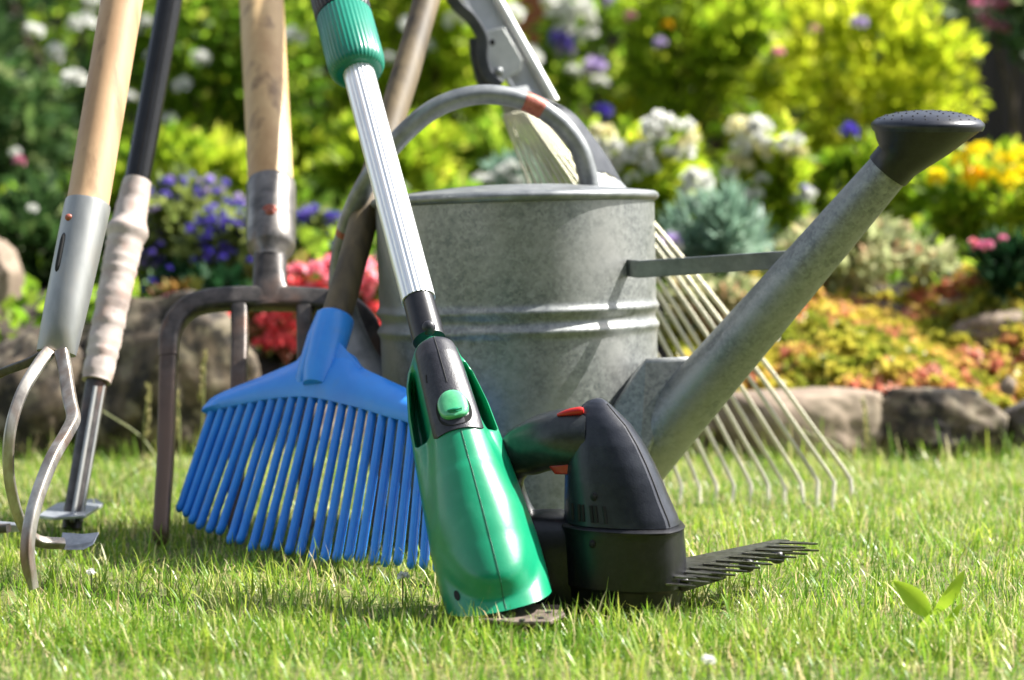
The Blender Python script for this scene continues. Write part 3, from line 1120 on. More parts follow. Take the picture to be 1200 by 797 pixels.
# U channel rail
rl = MB()
for off, hw, hd in ((.014, .0022, .010), (-.014, .0018, .009)):
    c = ra.lerp(pr_b, .5) + rside * off
    rl.box(c, rdir, rside, rfr, (pr_b - ra).length / 2, hw, hd)
rl.box(ra.lerp(pr_b, .5) - rfr * .009, rdir, rside, rfr, (pr_b - ra).length / 2, .0135, .0012)
for off, r_ in ((.0165, .0046), (-.0155, .0030)):
    rl.tube([ra + rside * off + rfr * .0085, pr_b + rside * off + rfr * .0085], r_, 14)
rl.build('rail', M['rail'], rk, 30)
rl = MB()
rl.box(ra.lerp(pr_b, .5) - rfr * .006, rdir, rside, rfr, (pr_b - ra).length / 2, .0118, .0008)
rl.build('rail_channel', M['rail'], rk, 30)
# slider bracket with rivets
bp = PP((565, 42, 2.135), (572, 36, 2.135), (590, 32, 2.135), (612, 70, 2.13), (610, 82, 2.13), (590, 95, 2.13), (580, 97, 2.13), (571, 88, 2.13), (566, 62, 2.13))
e = MB()
e.loft([bp, [p + Vector((0, .003, 0)) for p in bp]])
br = e.build('slider_bracket', M['rail'], rk, 30, bevel=.0006)
e = MB()
e.sphere(P(584, 84, 2.126), .0050, .0035, .0050, 14, 8)
e.build('rivet', M['zinc_smooth'], br)
e = MB()
e.sphere(P(577, 50, 2.1335), .0028, .0012, .0036, 12, 6)
e.build('slot', M['pit'], br)
lv = spline(PP((518, -30, 2.10), (532, 2, 2.11), (552, 22, 2.12), (565, 45, 2.125), (565, 68, 2.125), (572, 88, 2.125), (586, 101, 2.125)), 7)
MB().tube(lv, [(.0060, .0030)] * len(lv), ref=(0, 1, 0), prof=rrect(1, 1, .4, 3)).build('lever', M['hood'], rk, 40)
lv = spline(PP((555, 45, 2.15), (558, 70, 2.15), (566, 98, 2.15), (584, 108, 2.15)), 6)
MB().tube(lv, [(.0052, .004)] * len(lv), ref=(0, 1, 0), prof=rrect(1, 1, .4, 3)).build('spring_clip', M['hood'], rk, 40)
# gathering plate
gpv = MB()
rings = []
for s in np.linspace(0, 1, 9):
    l_ = P(582 + 10 * s, 108 + 28 * s, 2.128)
    r_ = P(618 + 26 * s, 100 + 26 * s, 2.128)
    m_ = l_.lerp(r_, .5) + Vector((0, -.010, 0))
    rings.append([l_, m_, r_, r_ + Vector((0, .002, 0)), m_ + Vector((0, .002, 0)), l_ + Vector((0, .002, 0))])
gpv.loft(rings)
gpv.build('gathering_plate', M['zinc_smooth'], rk, 50)
NTN = 15
for k in range(NTN):
    s = k / (NTN - 1)
    x0 = 590 + 48 * s
    y0 = 134 - 8 * s
    xk = 706 + (995 - 706) * (s ** .92)
    yk_ = 560 + 8 * math.sin(s * math.pi) + random.uniform(-3, 3) - 1 * s
    Yk = 2.05 - .03 * s + random.uniform(-.012, .012)
    a_ = P(x0, y0, 2.122 - .012 * math.sin(s * math.pi))
    k_ = P(xk, yk_, Yk)
    bow = Vector((.006, -.004, .008))
    m1 = a_.lerp(k_, .3) + bow
    m2 = a_.lerp(k_, .68) + bow * .8
    tip = k_ + Vector((random.uniform(-.004, .002), -.022, -.030 - .006 * random.random()))
    pth = spline([a_, m1, m2, k_.lerp(m2, .06)], 6) + spline([k_ + Vector((.001, -.003, -.003)), tip], 2)
    n_ = len(pth)
    MB().tube(pth, [(interp(i / n_, [0, .10, .30, 1], [.0015, .0014, .0021, .0019]), .0014) for i in range(n_)], ref=(0, 1, .3), prof=rrect(1, 1, .5, 2)).build('tine', M['rake'], rk, 50)

# ------------------------------------------------------------------ setting: lawn, bed
def bedz(x, y):
    zb = float(np.interp(y, [2.2, 2.38, 2.55, 2.9, 3.3, 3.8, 4.6, 5.8, 7.0], [-.06, -.03, .015, .12, .20, .26, .32, .36, -.06]))
    zb += .02 * noise.noise(Vector((x * 3, y * 3, 1.3))) * min(1, max(0, (y - 2.35) * 3))
    if abs(x) > 3.4:
        zb -= (abs(x) - 3.4) * .6
    return zb


me = bpy.data.meshes.new('lawn_ground')
n_ = 40
xs = np.concatenate([[-60, -20, -8], np.linspace(-4, 4, 34), [8, 20, 60]])
ysv = np.concatenate([[-60, -20, -6], np.linspace(-3, 6, 34), [10, 25, 60]])
vv = [(x, y, GZ) for y in ysv for x in xs]
ff = []
for j in range(len(ysv) - 1):
    for i in range(len(xs) - 1):
        q = j * len(xs) + i
        ff.append((q, q + 1, q + 1 + len(xs), q + len(xs)))
me.from_pydata(vv, [], ff)
lo = bpy.data.objects.new('lawn', me)
col.objects.link(lo)
me.materials.append(M['lawn'])
lo['kind'] = 'structure'
bd = MB()
xs = np.linspace(-3.9, 3.9, 80)
ysv = np.linspace(2.2, 7.0, 60)
bd.loft([[Vector((x, y, bedz(x, y))) for x in xs] for y in ysv], closed=False, cap=False)
o = bd.build('flower_bed', M['soil'], None, 180)
o['kind'] = 'structure'


def np_mesh(name, V, Fq, rnd, mat, parent=None, smooth=False):
    off = base_of(parent) if parent is not None else Vector((0, 0, 0))
    V = V - np.array(off)[None, :]
    me = bpy.data.meshes.new(name)
    nf, k = Fq.shape
    me.vertices.add(len(V))
    me.vertices.foreach_set('co', V.astype(np.float32).ravel())
    me.loops.add(nf * k)
    me.loops.foreach_set('vertex_index', Fq.astype(np.int32).ravel())
    me.polygons.add(nf)
    me.polygons.foreach_set('loop_start', np.arange(0, nf * k, k, dtype=np.int32))
    me.polygons.foreach_set('loop_total', np.full(nf, k, dtype=np.int32))
    if smooth:
        me.polygons.foreach_set('use_smooth', np.ones(nf, dtype=bool))
    me.update(calc_edges=True)
    at = me.attributes.new('rnd', 'FLOAT', 'FACE')
    at.data.foreach_set('value', rnd.astype(np.float32))
    me.materials.append(mat)
    o = bpy.data.objects.new(name, me)
    col.objects.link(o)
    if parent is not None:
        o.parent = parent
    return o


# ------------------------------------------------------------------ grass
def blades(n, xr, yr, h0, h1, w0, w1, lean, seed, dry=0.1, base_z=GZ):
    rg = np.random.default_rng(seed)
    y = rg.uniform(yr[0], yr[1], n)
    x = rg.uniform(-1, 1, n) * (xr[0] + (xr[1] - xr[0]) * (y - yr[0]) / (yr[1] - yr[0]))
    # patchiness
    pn = np.sin(x * 23 + 3 * np.sin(y * 17)) * np.sin(y * 19 + 2 * np.sin(x * 13)) * .5 + .5
    pn2 = np.sin(x * 61 + 2 * np.sin(y * 47)) * np.sin(y * 53 + 2 * np.sin(x * 39)) * .5 + .5
    h = rg.uniform(h0, h1, n) * (.64 + .38 * pn) * (.8 + .4 * pn2)
    wd = rg.uniform(w0, w1, n)
    az = rg.uniform(0, 2 * np.pi, n)
    ln = np.abs(rg.normal(0, lean, n)) + .12
    ln = np.clip(ln, 0, 1.9)
    curl = rg.uniform(.1, 1.0, n) * ln
    tw = rg.uniform(0, 2 * np.pi, n)
    dirx, diry = np.cos(az), np.sin(az)
    px, py = -np.sin(az), np.cos(az)
    # mix facing
    V = np.zeros((n, 7, 3))
    pos = np.stack([x, y, np.full(n, base_z - .002)], 1)
    levels = [0, .4, .75, 1.0]
    ang = ln * .62
    cur = pos.copy()
    prev = 0
    idx = 0
    for li, t in enumerate(levels):
        if li:
            seg = (t - prev) * h
            cur = cur + np.stack([np.sin(ang) * dirx * seg, np.sin(ang) * diry * seg, np.cos(ang) * seg], 1)
            ang = np.clip(ang + curl * .75, 0, 2.0)
        prev = t
        wv = wd * (1, .92, .62, 0)[li]
        sx = np.cos(tw * .25) * px + np.sin(tw * .25) * dirx * .3
        sy = np.cos(tw * .25) * py + np.sin(tw * .25) * diry * .3
        side = np.stack([sx * wv, sy * wv, np.zeros(n)], 1) * .5
        if li < 3:
            V[:, idx] = cur - side
            V[:, idx + 1] = cur + side
            idx += 2
        else:
            V[:, idx] = cur
    base = (np.arange(n) * 7)[:, None]
    q = np.concatenate([base + np.array([[0, 1, 3, 2]]), base + np.array([[2, 3, 5, 4]]), base + np.array([[4, 5, 6, 6]])], 0)
    r = np.clip(rg.normal(.42, .2, n) + (pn - .5) * .34 + (pn2 - .5) * .12, 0, .88)
    d = rg.random(n) < dry
    r[d] = rg.uniform(.86, 1, d.sum())
    return V.reshape(-1, 3), q, np.tile(r, 3)


def tri_fix(V, q, r):
    # last third are triangles stored as degenerate quads: split
    n = len(q) // 3
    return V, q[:2 * n], q[2 * n:, :3], r


def grass_obj(name, sets, mat):
    Vs, Qs, Rs = [], [], []
    o = 0
    for V, q, r in sets:
        n3 = len(q) // 3
        # replace degenerate tip quad by quad using an extra copy of the tip (tiny width)
        Vn = V.reshape(-1, 7, 3)
        tip2 = Vn[:, 6:7] + (Vn[:, 5:6] - Vn[:, 4:5]) * .08
        V8 = np.concatenate([Vn, tip2], 1)
        b = (np.arange(len(V8)) * 8)[:, None] + o
        q8 = np.concatenate([b + np.array([[0, 1, 3, 2]]), b + np.array([[2, 3, 5, 4]]), b + np.array([[4, 5, 7, 6]])], 0)
        Vs.append(V8.reshape(-1, 3))
        Qs.append(q8)
        Rs.append(r)
        o += len(V8) * 8
    ob = np_mesh(name, np.concatenate(Vs), np.concatenate(Qs), np.concatenate(Rs), mat)
    ob['kind'] = 'stuff'
    return ob


g = grass_obj('grass', [
    blades(78000, (.72, .98), (.95, 2.55), .014, .028, .0009, .0018, 1.05, 1, .13),
    blades(34000, (.72, .94), (.95, 2.3), .018, .034, .0010, .0020, .95, 2, .13),
    blades(9000, (.72, .90), (.95, 1.9), .026, .042, .0012, .0022, .8, 6, .06),
    blades(20000, (.72, .98), (.95, 2.5), .014, .030, .0008, .0016, 1.6, 3, .55),
    blades(5200, (.30, .36), (1.34, 1.44), .020, .036, .0010, .0021, .8, 7, .10),
    blades(1300, (.9, 1.1), (2.24, 2.40), .03, .06, .0014, .0026, .6, 4, .15),
], M['grass'])
setp(g, 'short sunlit lawn grass with dry blades mixed in', 'grass')


# ------------------------------------------------------------------ plants
def rand_dirs(rg, n):
    v = rg.normal(0, 1, (n, 3))
    return v / np.linalg.norm(v, axis=1)[:, None]


def leaf_cloud(rg, n, c, rad, size, clumps=24, spread=.30, outward=.8, upb=.35, aspect=.5, floor_=None):
    c = np.array(c)
    rad = np.array(rad)
    k = rand_dirs(rg, clumps) * (rg.random((clumps, 1)) ** .4) * .82
    cr = rg.uniform(.6, 1.3, clumps)
    ci = rg.integers(0, clumps, n)
    u = k[ci] + rand_dirs(rg, n) * (rg.random((n, 1)) ** .5) * spread * cr[ci][:, None]
    p = c + u * rad
    d = u / (np.linalg.norm(u, axis=1)[:, None] + 1e-6) * outward + rand_dirs(rg, n) * .8
    d[:, 2] += upb
    d /= np.linalg.norm(d, axis=1)[:, None]
    s = np.cross(d, rand_dirs(rg, n))
    s /= np.linalg.norm(s, axis=1)[:, None]
    Ls = (size * rg.uniform(.6, 1.35, n))[:, None]
    W = Ls * aspect * .5
    nrm = np.cross(d, s)
    V = np.stack([p, p + d * Ls * .45 + s * W + nrm * W * .25, p + d * Ls - nrm * Ls * .12, p + d * Ls * .45 - s * W + nrm * W * .25], 1)
    if floor_ is not None:
        V[:, :, 2] = np.maximum(V[:, :, 2], floor_)
    clump_v = rg.normal(0, .16, clumps)
    r = np.clip(rg.normal(.48, .2, n) + clump_v[ci], 0, 1)
    F_ = np.arange(n * 4).reshape(n, 4)
    return V.reshape(-1, 3), F_, r, c + k * rad


_flower_cache = {}


def flower_mesh(kind, mat, seed=0):
    key = (kind, mat, seed)
    if key in _flower_cache:
        return _flower_cache[key]
    rg = np.random.default_rng(100 + seed)
    Vs, n = [], 0
    if kind == 'double':       # rounded many petalled bloom
        n = 34
        d = rand_dirs(rg, n)
        d[:, 2] = np.abs(d[:, 2]) * 1.0 - .15
        d /= np.linalg.norm(d, axis=1)[:, None]
        p = d * .28
        L, Wd = .62, .34
    elif kind == 'open':        # five petals
        n = 10
        a = np.arange(n) / n * 2 * np.pi * 2
        d = np.stack([np.cos(a), np.sin(a), .35 + .25 * (np.arange(n) >= 5)], 1)
        d /= np.linalg.norm(d, axis=1)[:, None]
        p = d * .06
        L, Wd = .95, .36
    elif kind == 'spike':       # little flowers round an upright spike
        n = 46
        t = rg.random(n)
        a = rg.random(n) * 2 * np.pi
        d = np.stack([np.cos(a), np.sin(a), np.full(n, .35)], 1)
        p = np.stack([np.cos(a) * .08, np.sin(a) * .08, t * 2.4 - .4], 1)
        L, Wd = .45, .2
        L = (L * (1.15 - .6 * t))[:, None]
    s = np.cross(d, rand_dirs(rg, n))
    if kind == 'open':
        s = np.cross(d, np.array([[0, 0, 1.0]]))
    s /= np.linalg.norm(s, axis=1)[:, None]
    nr = np.cross(s, d)
    V = np.stack([p, p + d * L * .55 + s * Wd, p + d * L + nr * .12, p + d * L * .55 - s * Wd], 1)
    o = np_mesh('flower_source', V.reshape(-1, 3), np.arange(n * 4).reshape(n, 4), np.clip(rg.normal(.6, .3, n), 0, 1), M[mat])
    me = o.data
    bpy.data.objects.remove(o)
    _flower_cache[key] = me
    return me


def put_flower(parent, pos, size, kind, mat, name='flower', rg=None):
    me = flower_mesh(kind, mat, random.randrange(3))
    o = bpy.data.objects.new(name, me)
    col.objects.link(o)
    o.parent = parent
    o.location = Vector(pos) - base_of(parent)
    s = size * random.uniform(.85, 1.15)
    o.scale = (s, s, s)
    o.rotation_euler = (random.uniform(-.35, .35) + .25, random.uniform(-.35, .35), random.uniform(0, 6.28))
    return o


SEED = [50]


def plant(name, label, cat, x0, x1, y0, y1, Y, leafm, n, size, flowers=(), group=None, depth=.8, clumps=26, spread=.32, aspect=.5, upb=.35,
          stems=5, stemmat='stem', base_y=None, fscatter=None, fname='flower', flat=1.0):
    """plant filling the photo box x0..x1,y0..y1 at distance Y"""
    SEED[0] += 1
    rg = np.random.default_rng(SEED[0])
    a_, b_ = P(x0, y1, Y), P(x1, y0, Y)
    c = (a_ + b_) / 2
    rx = abs(b_.x - a_.x) / 2
    rz = abs(b_.z - a_.z) / 2
    ry = min(rx, .55) * depth
    gz = bedz(c.x, Y)
    root = thing(name, label, cat, (c.x, Y, gz), group)
    V, Fq, r, cl_ = leaf_cloud(rg, n, c, (rx, ry, rz), size, clumps, spread, .8, upb, aspect, gz + .004)
    fo = np_mesh('foliage', V, Fq, r, M[leafm], root)
    sm = MB()
    for k in range(min(stems, len(cl_))):
        tp = Vector(cl_[k])
        b0 = Vector((c.x + rg.uniform(-.05, .05), Y + rg.uniform(-.04, .04), gz - .02))
        if tp.z < gz + .03:
            tp.z = gz + .05
        pth = spline([b0, b0.lerp(tp, .5) + Vector((rg.uniform(-.02, .02), rg.uniform(-.02, .02), .02)), tp], 4)
        sm.tube(pth, [.004 + .006 * (1 - i / len(pth)) * min(1, rz * 2) for i in range(len(pth))], 7)
    sm.build('stem', M[stemmat], root)
    for (fx, fy_, fs, kind, mat) in flowers:
        put_flower(root, P(fx, fy_, Y - ry * random.uniform(.85, 1.12)), 1.12 * fs * Y / F, kind, mat, fname)
    if fscatter:
        cnt, fs, kind, mats = fscatter
        for k in range(cnt):
            fx = random.uniform(x0 + 6, x1 - 6)
            cx = (x0 + x1) / 2
            e = abs(fx - cx) / ((x1 - x0) / 2)
            top_ = y0 + (y1 - y0) * (.5 - .5 * math.sqrt(max(0, 1 - e * e)))
            fy_ = top_ + (y1 - top_) * (random.random() ** 1.3) * .75
            put_flower(root, P(fx, fy_, Y - ry * random.uniform(.3, 1.0)), fs * Y / F * random.uniform(.7, 1.25), kind, random.choice(mats), fname)
    return root


W_, D_ = 'fl_white', 'double'
# back row, left to right
plant('shrub', 'dark evergreen shrub dotted with white blooms at the far left', 'shrub', -210, 150, -120, 345, 4.05, 'leaf_dark', 3450, 0.0430,
      [(96, 30, 17, D_, W_), (88, 95, 15, D_, W_), (65, 60, 12, D_, W_), (66, 70, 10, D_, W_), (40, 38, 12, D_, W_), (108, 3, 14, D_, W_), (36, 245, 9, D_, W_), (-60, 60, 14, D_, W_), (18, 180, 8, D_, 'fl_white')], clumps=34, spread=.3, stemmat='bark')
plant('shrub', 'bushy mid green shrub with scattered white blooms behind the fork shaft', 'shrub', 130, 420, -110, 235, 4.35, 'leaf_mid', 3910, 0.0361,
      [(234, 71, 14, D_, W_), (214, 101, 11, D_, W_), (196, 141, 10, D_, W_), (152, 115, 9, D_, W_), (344, 45, 13, D_, W_), (169, 30, 14, D_, W_), (178, 68, 10, D_, W_), (232, 160, 8, D_, W_)], clumps=34, stemmat='bark')
plant('shrub', 'leafy lime green shrub behind the silver trimmer shaft', 'shrub', 370, 640, -110, 240, 4.25, 'leaf_lime', 3680, 0.0344,
      [(483, 30, 16, D_, W_), (535, 25, 18, D_, W_), (548, 12, 16, D_, W_), (500, 60, 13, D_, W_), (455, 70, 10, D_, W_), (590, 55, 14, D_, W_), (600, 20, 16, D_, W_), (622, 70, 14, D_, W_)], clumps=34, stemmat='bark')
plant('flowering_climber', 'loose climbing plant with white and violet blooms on the brown post', 'climber', 615, 760, -60, 200, 4.55, 'leaf_mid', 1200, 0.0380,
      [(682, 20, 18, D_, W_), (662, 38, 17, D_, W_), (690, 42, 15, D_, W_), (676, 5, 18, D_, W_), (650, 18, 14, D_, W_), (645, 5, 13, D_, W_), (655, 52, 17, D_, 'fl_purple'), (663, 60, 13, D_, 'fl_lilac'), (697, 79, 15, D_, 'fl_lilac'), (704, 97, 10, D_, W_), (671, 87, 12, D_, W_),
       (706, 133, 12, D_, 'fl_darkblue'), (622, 66, 14, D_, W_), (720, 1, 12, D_, 'fl_lilac')], clumps=16, spread=.28, stems=7, stemmat='bark')
plant('shrub', 'fresh green rounded shrub behind the white snapdragons', 'shrub', 690, 930, -80, 215, 4.30, 'leaf_lime', 3910, 0.0327,
      [(775, 52, 9, D_, 'fl_lilac'), (740, 20, 9, D_, 'fl_mauve'), (782, 30, 7, D_, 'fl_orange')], clumps=34, stemmat='bark')
plant('golden_shrub', 'golden yellow feathery shrub rising behind the sprinkler rose', 'shrub', 850, 1165, -40, 215, 3.95, 'leaf_gold', 3100, 0.0310,
      [(1007, 28, 10, D_, 'fl_lilac'), (912, 62, 9, D_, 'fl_rose'), (955, 35, 7, D_, 'fl_mauve')], clumps=44, spread=.24, stemmat='bark')
plant('fuchsia', 'dark stemmed plant with drooping pink flowers in the upper right corner', 'plant', 1110, 1290, -80, 90, 4.5, 'leaf_dark', 880, 0.0380,
      [(1165, 8, 9, D_, 'fl_mauve'), (1152, 22, 9, D_, 'fl_mauve'), (1176, 35, 9, D_, 'fl_mauve'), (1180, 5, 8, D_, 'fl_rose'), (1160, 30, 8, D_, 'fl_rose'), (1145, 5, 8, D_, 'fl_rose')], clumps=14, stemmat='bark')
plant('leafy_border_plant', 'low yellow green leafy plant behind the purple lavender', 'plant', 110, 360, 150, 290, 3.75, 'leaf_lime', 2600, .032, clumps=26)
plant('leafy_border_plant', 'low lime leafy plant between fork shaft and can handle', 'plant', 330, 560, 130, 270, 3.8, 'leaf_lime', 2600, .032, clumps=26)
plant('leafy_border_plant', 'mid green leafy plant behind the can lid', 'plant', 520, 720, 140, 270, 3.9, 'leaf_mid', 2200, .034, clumps=26)
plant('shrub', 'airy lime shrub filling the back between post and can handle', 'shrub', 400, 720, 0, 260, 4.75, 'leaf_lime', 3400, .036, clumps=40, spread=.26, stemmat='bark')
plant('shrub', 'airy yellow green shrub at the back right of the post', 'shrub', 700, 960, -60, 250, 4.8, 'leaf_gold', 3200, .036, clumps=40, spread=.26, stemmat='bark')
plant('shrub', 'airy pale green shrub at the back left of the fork shaft', 'shrub', 60, 400, -60, 250, 4.85, 'leaf_lime', 3000, .036, clumps=40, spread=.26, stemmat='bark')
plant('leafy_border_plant', 'low dense yellow green plant far behind the fork socket', 'plant', 240, 450, 140, 260, 4.5, 'leaf_lime', 2400, .034, clumps=30)
# middle row
plant('lavender', 'grey green lavender clump with violet flowers beside the wrapped grip', 'lavender', 150, 300, 205, 352, 3.1, 'leaf_lav', 1860, 0.0285, clumps=24,
      fscatter=(98, 6.6, D_, ['fl_purple', 'fl_purple', 'fl_darkblue', 'fl_lilac']))
plant('lavender', 'dark purple lavender clump half hidden behind the fork socket', 'lavender', 318, 420, 243, 345, 3.25, 'leaf_lav', 1360, 0.0266, clumps=18,
      fscatter=(80, 6.2, D_, ['fl_darkblue', 'fl_purple', 'fl_purple']))
plant('lavender', 'deep violet lavender clump filling the gap left of the fork socket', 'lavender', 215, 345, 235, 345, 3.0, 'leaf_lav', 1300, .028, clumps=18,
      fscatter=(90, 6.2, D_, ['fl_darkblue', 'fl_purple', 'fl_purple', 'fl_darkblue']))
plant('begonia', 'bushy begonia with coral red and pink blooms behind the fork tines', 'begonia', 262, 466, 318, 440, 2.72, 'leaf_red', 1200, 0.0323, clumps=20,
      flowers=[(350, 318, 16, D_, 'fl_pink'), (372, 322, 17, D_, 'fl_pink'), (390, 312, 16, D_, 'fl_pink'), (345, 335, 15, D_, 'fl_red'), (432, 320, 19, D_, 'fl_pink'), (445, 335, 19, D_, 'fl_pink'), (425, 345, 16, D_, 'fl_pink'),
               (330, 372, 17, D_, 'fl_red'), (342, 385, 16, D_, 'fl_red'), (322, 395, 15, D_, 'fl_red'), (335, 405, 15, D_, 'fl_red'), (310, 380, 13, D_, 'fl_red'), (267, 376, 16, D_, 'fl_red'), (306, 405, 13, D_, 'fl_red'), (325, 360, 13, D_, 'fl_red'),
               (438, 365, 15, D_, 'fl_red'), (450, 385, 13, D_, 'fl_red'), (360, 345, 15, D_, 'fl_pink'), (375, 340, 14, D_, 'fl_red'), (415, 325, 15, D_, 'fl_pink'), (455, 320, 15, D_, 'fl_pink')])
plant('begonia', 'small pink begonia showing above the boulder', 'begonia', 180, 235, 344, 385, 2.78, 'leaf_red', 240, 0.0266, clumps=8, stems=3,
      flowers=[(196, 353, 9, D_, 'fl_rose'), (206, 351, 9, D_, 'fl_pink'), (213, 350, 7, D_, 'fl_rose')])
plant('low_shrub', 'low dark leafy plant in front of the left stone', 'plant', -60, 125, 225, 400, 3.1, 'leaf_dark', 1612, 0.0342, clumps=22,
      flowers=[(22, 190, 8, D_, 'fl_mauve'), (38, 245, 8, D_, W_)])
plant('edging_plant', 'dark ground plant in the shade under the purple lavender', 'plant', 150, 420, 300, 380, 3.0, 'leaf_tuft', 1364, 0.0285, clumps=22, fscatter=(24, 5.5, D_, ['fl_darkblue']))
sn = [(706, 160, 17), (700, 176, 15), (722, 182, 17), (735, 188, 14), (716, 200, 13), (764, 152, 17), (775, 145, 15), (770, 165, 15), (803, 150, 14), (808, 168, 16), (800, 180, 14), (786, 180, 12), (817, 214, 17), (810, 225, 13), (760, 195, 13), (752, 178, 12), (742, 210, 11)]
plant('snapdragon', 'white snapdragon clump just right of the can lid', 'snapdragon', 690, 835, 140, 275, 3.15, 'leaf_lime', 1200, 0.0304,
      [(x, y, s * 1.12, D_, random.choice([W_, W_, W_, 'fl_cream'])) for x, y, s in sn], clumps=18)
sn = [(866, 153, 16), (880, 160, 17), (890, 150, 14), (870, 175, 15), (888, 182, 15), (905, 172, 13), (928, 168, 14), (932, 182, 14), (872, 198, 13), (862, 190, 12), (884, 232, 13), (878, 246, 11), (893, 212, 11), (855, 205, 12), (940, 235, 12), (948, 228, 9)]
plant('snapdragon', 'white snapdragon clump under the middle of the spout', 'snapdragon', 845, 965, 145, 285, 3.2, 'leaf_lime', 1120, 0.0304,
      [(x, y, s * 1.12, D_, random.choice([W_, W_, W_, 'fl_cream'])) for x, y, s in sn] + [(995, 155, 11, D_, 'fl_darkblue'), (944, 222, 8, D_, 'fl_purple')], clumps=18)
plant('white_daisy', 'small white flowers peeping over the can lid', 'flower', 560, 640, 185, 262, 3.4, 'leaf_blue', 560, 0.0304,
      [(588, 205, 12, D_, W_), (600, 198, 11, D_, W_), (575, 212, 11, D_, W_), (606, 215, 12, D_, W_), (560, 210, 9, D_, W_)], clumps=12)
plant('carnation', 'blue grey carnation tuft with one pale lilac bloom beside the can', 'carnation', 772, 915, 226, 330, 2.95, 'leaf_blue', 1488, 0.0323,
      [(785, 286, 16, D_, 'fl_lilac'), (790, 292, 11, D_, W_)], clumps=22, aspect=.22, upb=.7)
mg = [(1100, 208, 16), (1096, 214, 13), (1132, 214, 14), (1142, 206, 13), (1150, 176, 15), (1140, 180, 13), (1160, 208, 13), (1185, 215, 15), (1193, 205, 14), (1178, 188, 13), (1196, 182, 12), (1125, 190, 11), (1215, 205, 15), (1240, 195, 14)]
plant('marigold', 'yellow marigold plant flowering at the right edge', 'marigold', 1035, 1275, 165, 300, 3.25, 'leaf_lime', 1612, 0.0285,
      [(x, y, s, D_, random.choice(['fl_yellow', 'fl_yellow', 'fl_yellow', 'fl_orange'])) for x, y, s in mg], clumps=26)
plant('green_filler', 'mid green leafy plant under the golden shrub', 'plant', 935, 1080, 175, 300, 3.4, 'leaf_lime', 1612, 0.0304, clumps=22)
plant('sage', 'pale grey sage mound with pinkish tips behind the spout', 'sage', 890, 1120, 258, 362, 2.92, 'leaf_sage', 2232, 0.0247, clumps=30)
plant('sage', 'low straw coloured sage mound seen between can and spout', 'sage', 765, 900, 315, 440, 2.80, 'leaf_sage', 1364, 0.0228, clumps=22)
plant('thrift', 'dark green grassy thrift tuft with pink flower heads', 'thrift', 1125, 1260, 280, 372, 2.82, 'leaf_tuft', 1364, 0.0380,
      [(1148, 290, 9, D_, 'fl_rose'), (1158, 288, 8, D_, 'fl_rose'), (1140, 284, 6, D_, 'fl_pink'), (1175, 280, 6, D_, 'fl_rose')], clumps=20, aspect=.16, upb=.9)
# planting that continues outside the frame and behind
plant('shrub', 'big mid green shrub outside the left edge', 'shrub', -560, -180, -110, 300, 4.2, 'leaf_mid', 3100, 0.0427, clumps=30, stemmat='bark')
plant('shrub', 'big mid green shrub outside the right edge', 'shrub', 1260, 1620, -60, 280, 4.0, 'leaf_mid', 2790, 0.0427, clumps=30, stemmat='bark')
plant('shrub', 'tall green shrub in front of the fence on the left', 'shrub', -300, 480, -330, 215, 5.1, 'leaf_mid', 3220, 0.0516, clumps=44, spread=.26, stemmat='bark')
plant('shrub', 'tall lime green shrub in front of the fence on the right', 'shrub', 640, 1120, -330, 200, 5.1, 'leaf_lime', 2530, 0.0473, clumps=40, spread=.26, stemmat='bark')

# sedum mat: too many rosettes to count
def sedum():
    rg = np.random.default_rng(5)
    Vs, Rs = [], []
    n = 3300
    cnt = 0
    while cnt < n:
        x = rg.uniform(.10, 1.15)
        y = rg.uniform(2.50, 2.90)
        pxl = x / y * F + 600
        if pxl < 790:
            continue
        zg = bedz(x, y) + .030 + .02 * math.sin(x * 19 + y * 7)
        k = rg.integers(9, 15)
        rad = rg.uniform(.009, .018)
        base_r = np.clip(.34 + .30 * math.sin(x * 14 + 2.5 * math.sin(y * 21)) + rg.normal(0, .2), 0, 1)
        c = np.array([x, y, zg + rg.uniform(-.012, .014)])
        d = rand_dirs(rg, k)
        d[:, 2] = np.abs(d[:, 2]) * .9 + .05
        d /= np.linalg.norm(d, axis=1)[:, None]
        s = np.cross(d, rand_dirs(rg, k))
        s /= np.linalg.norm(s, axis=1)[:, None]
        nr = np.cross(s, d)
        L_ = rad * rg.uniform(.8, 1.3, k)[:, None]
        V = np.stack([c + d * 0, c + d * L_ * .6 + s * L_ * .36, c + d * L_ + nr * .002, c + d * L_ * .6 - s * L_ * .36], 1)
        Vs.append(V.reshape(-1, 3))
        Rs.append(np.clip(base_r + rg.normal(0, .07, k), 0, 1))
        cnt += 1
    V = np.concatenate(Vs)
    r = np.concatenate(Rs)
    o = np_mesh('sedum_ground_cover', V, np.arange(len(V)).reshape(-1, 4), r, M['sedum'])
    o['kind'] = 'stuff'
    setp(o, 'mat of yellow green and red sedum above the edging stones', 'ground cover')


sedum()


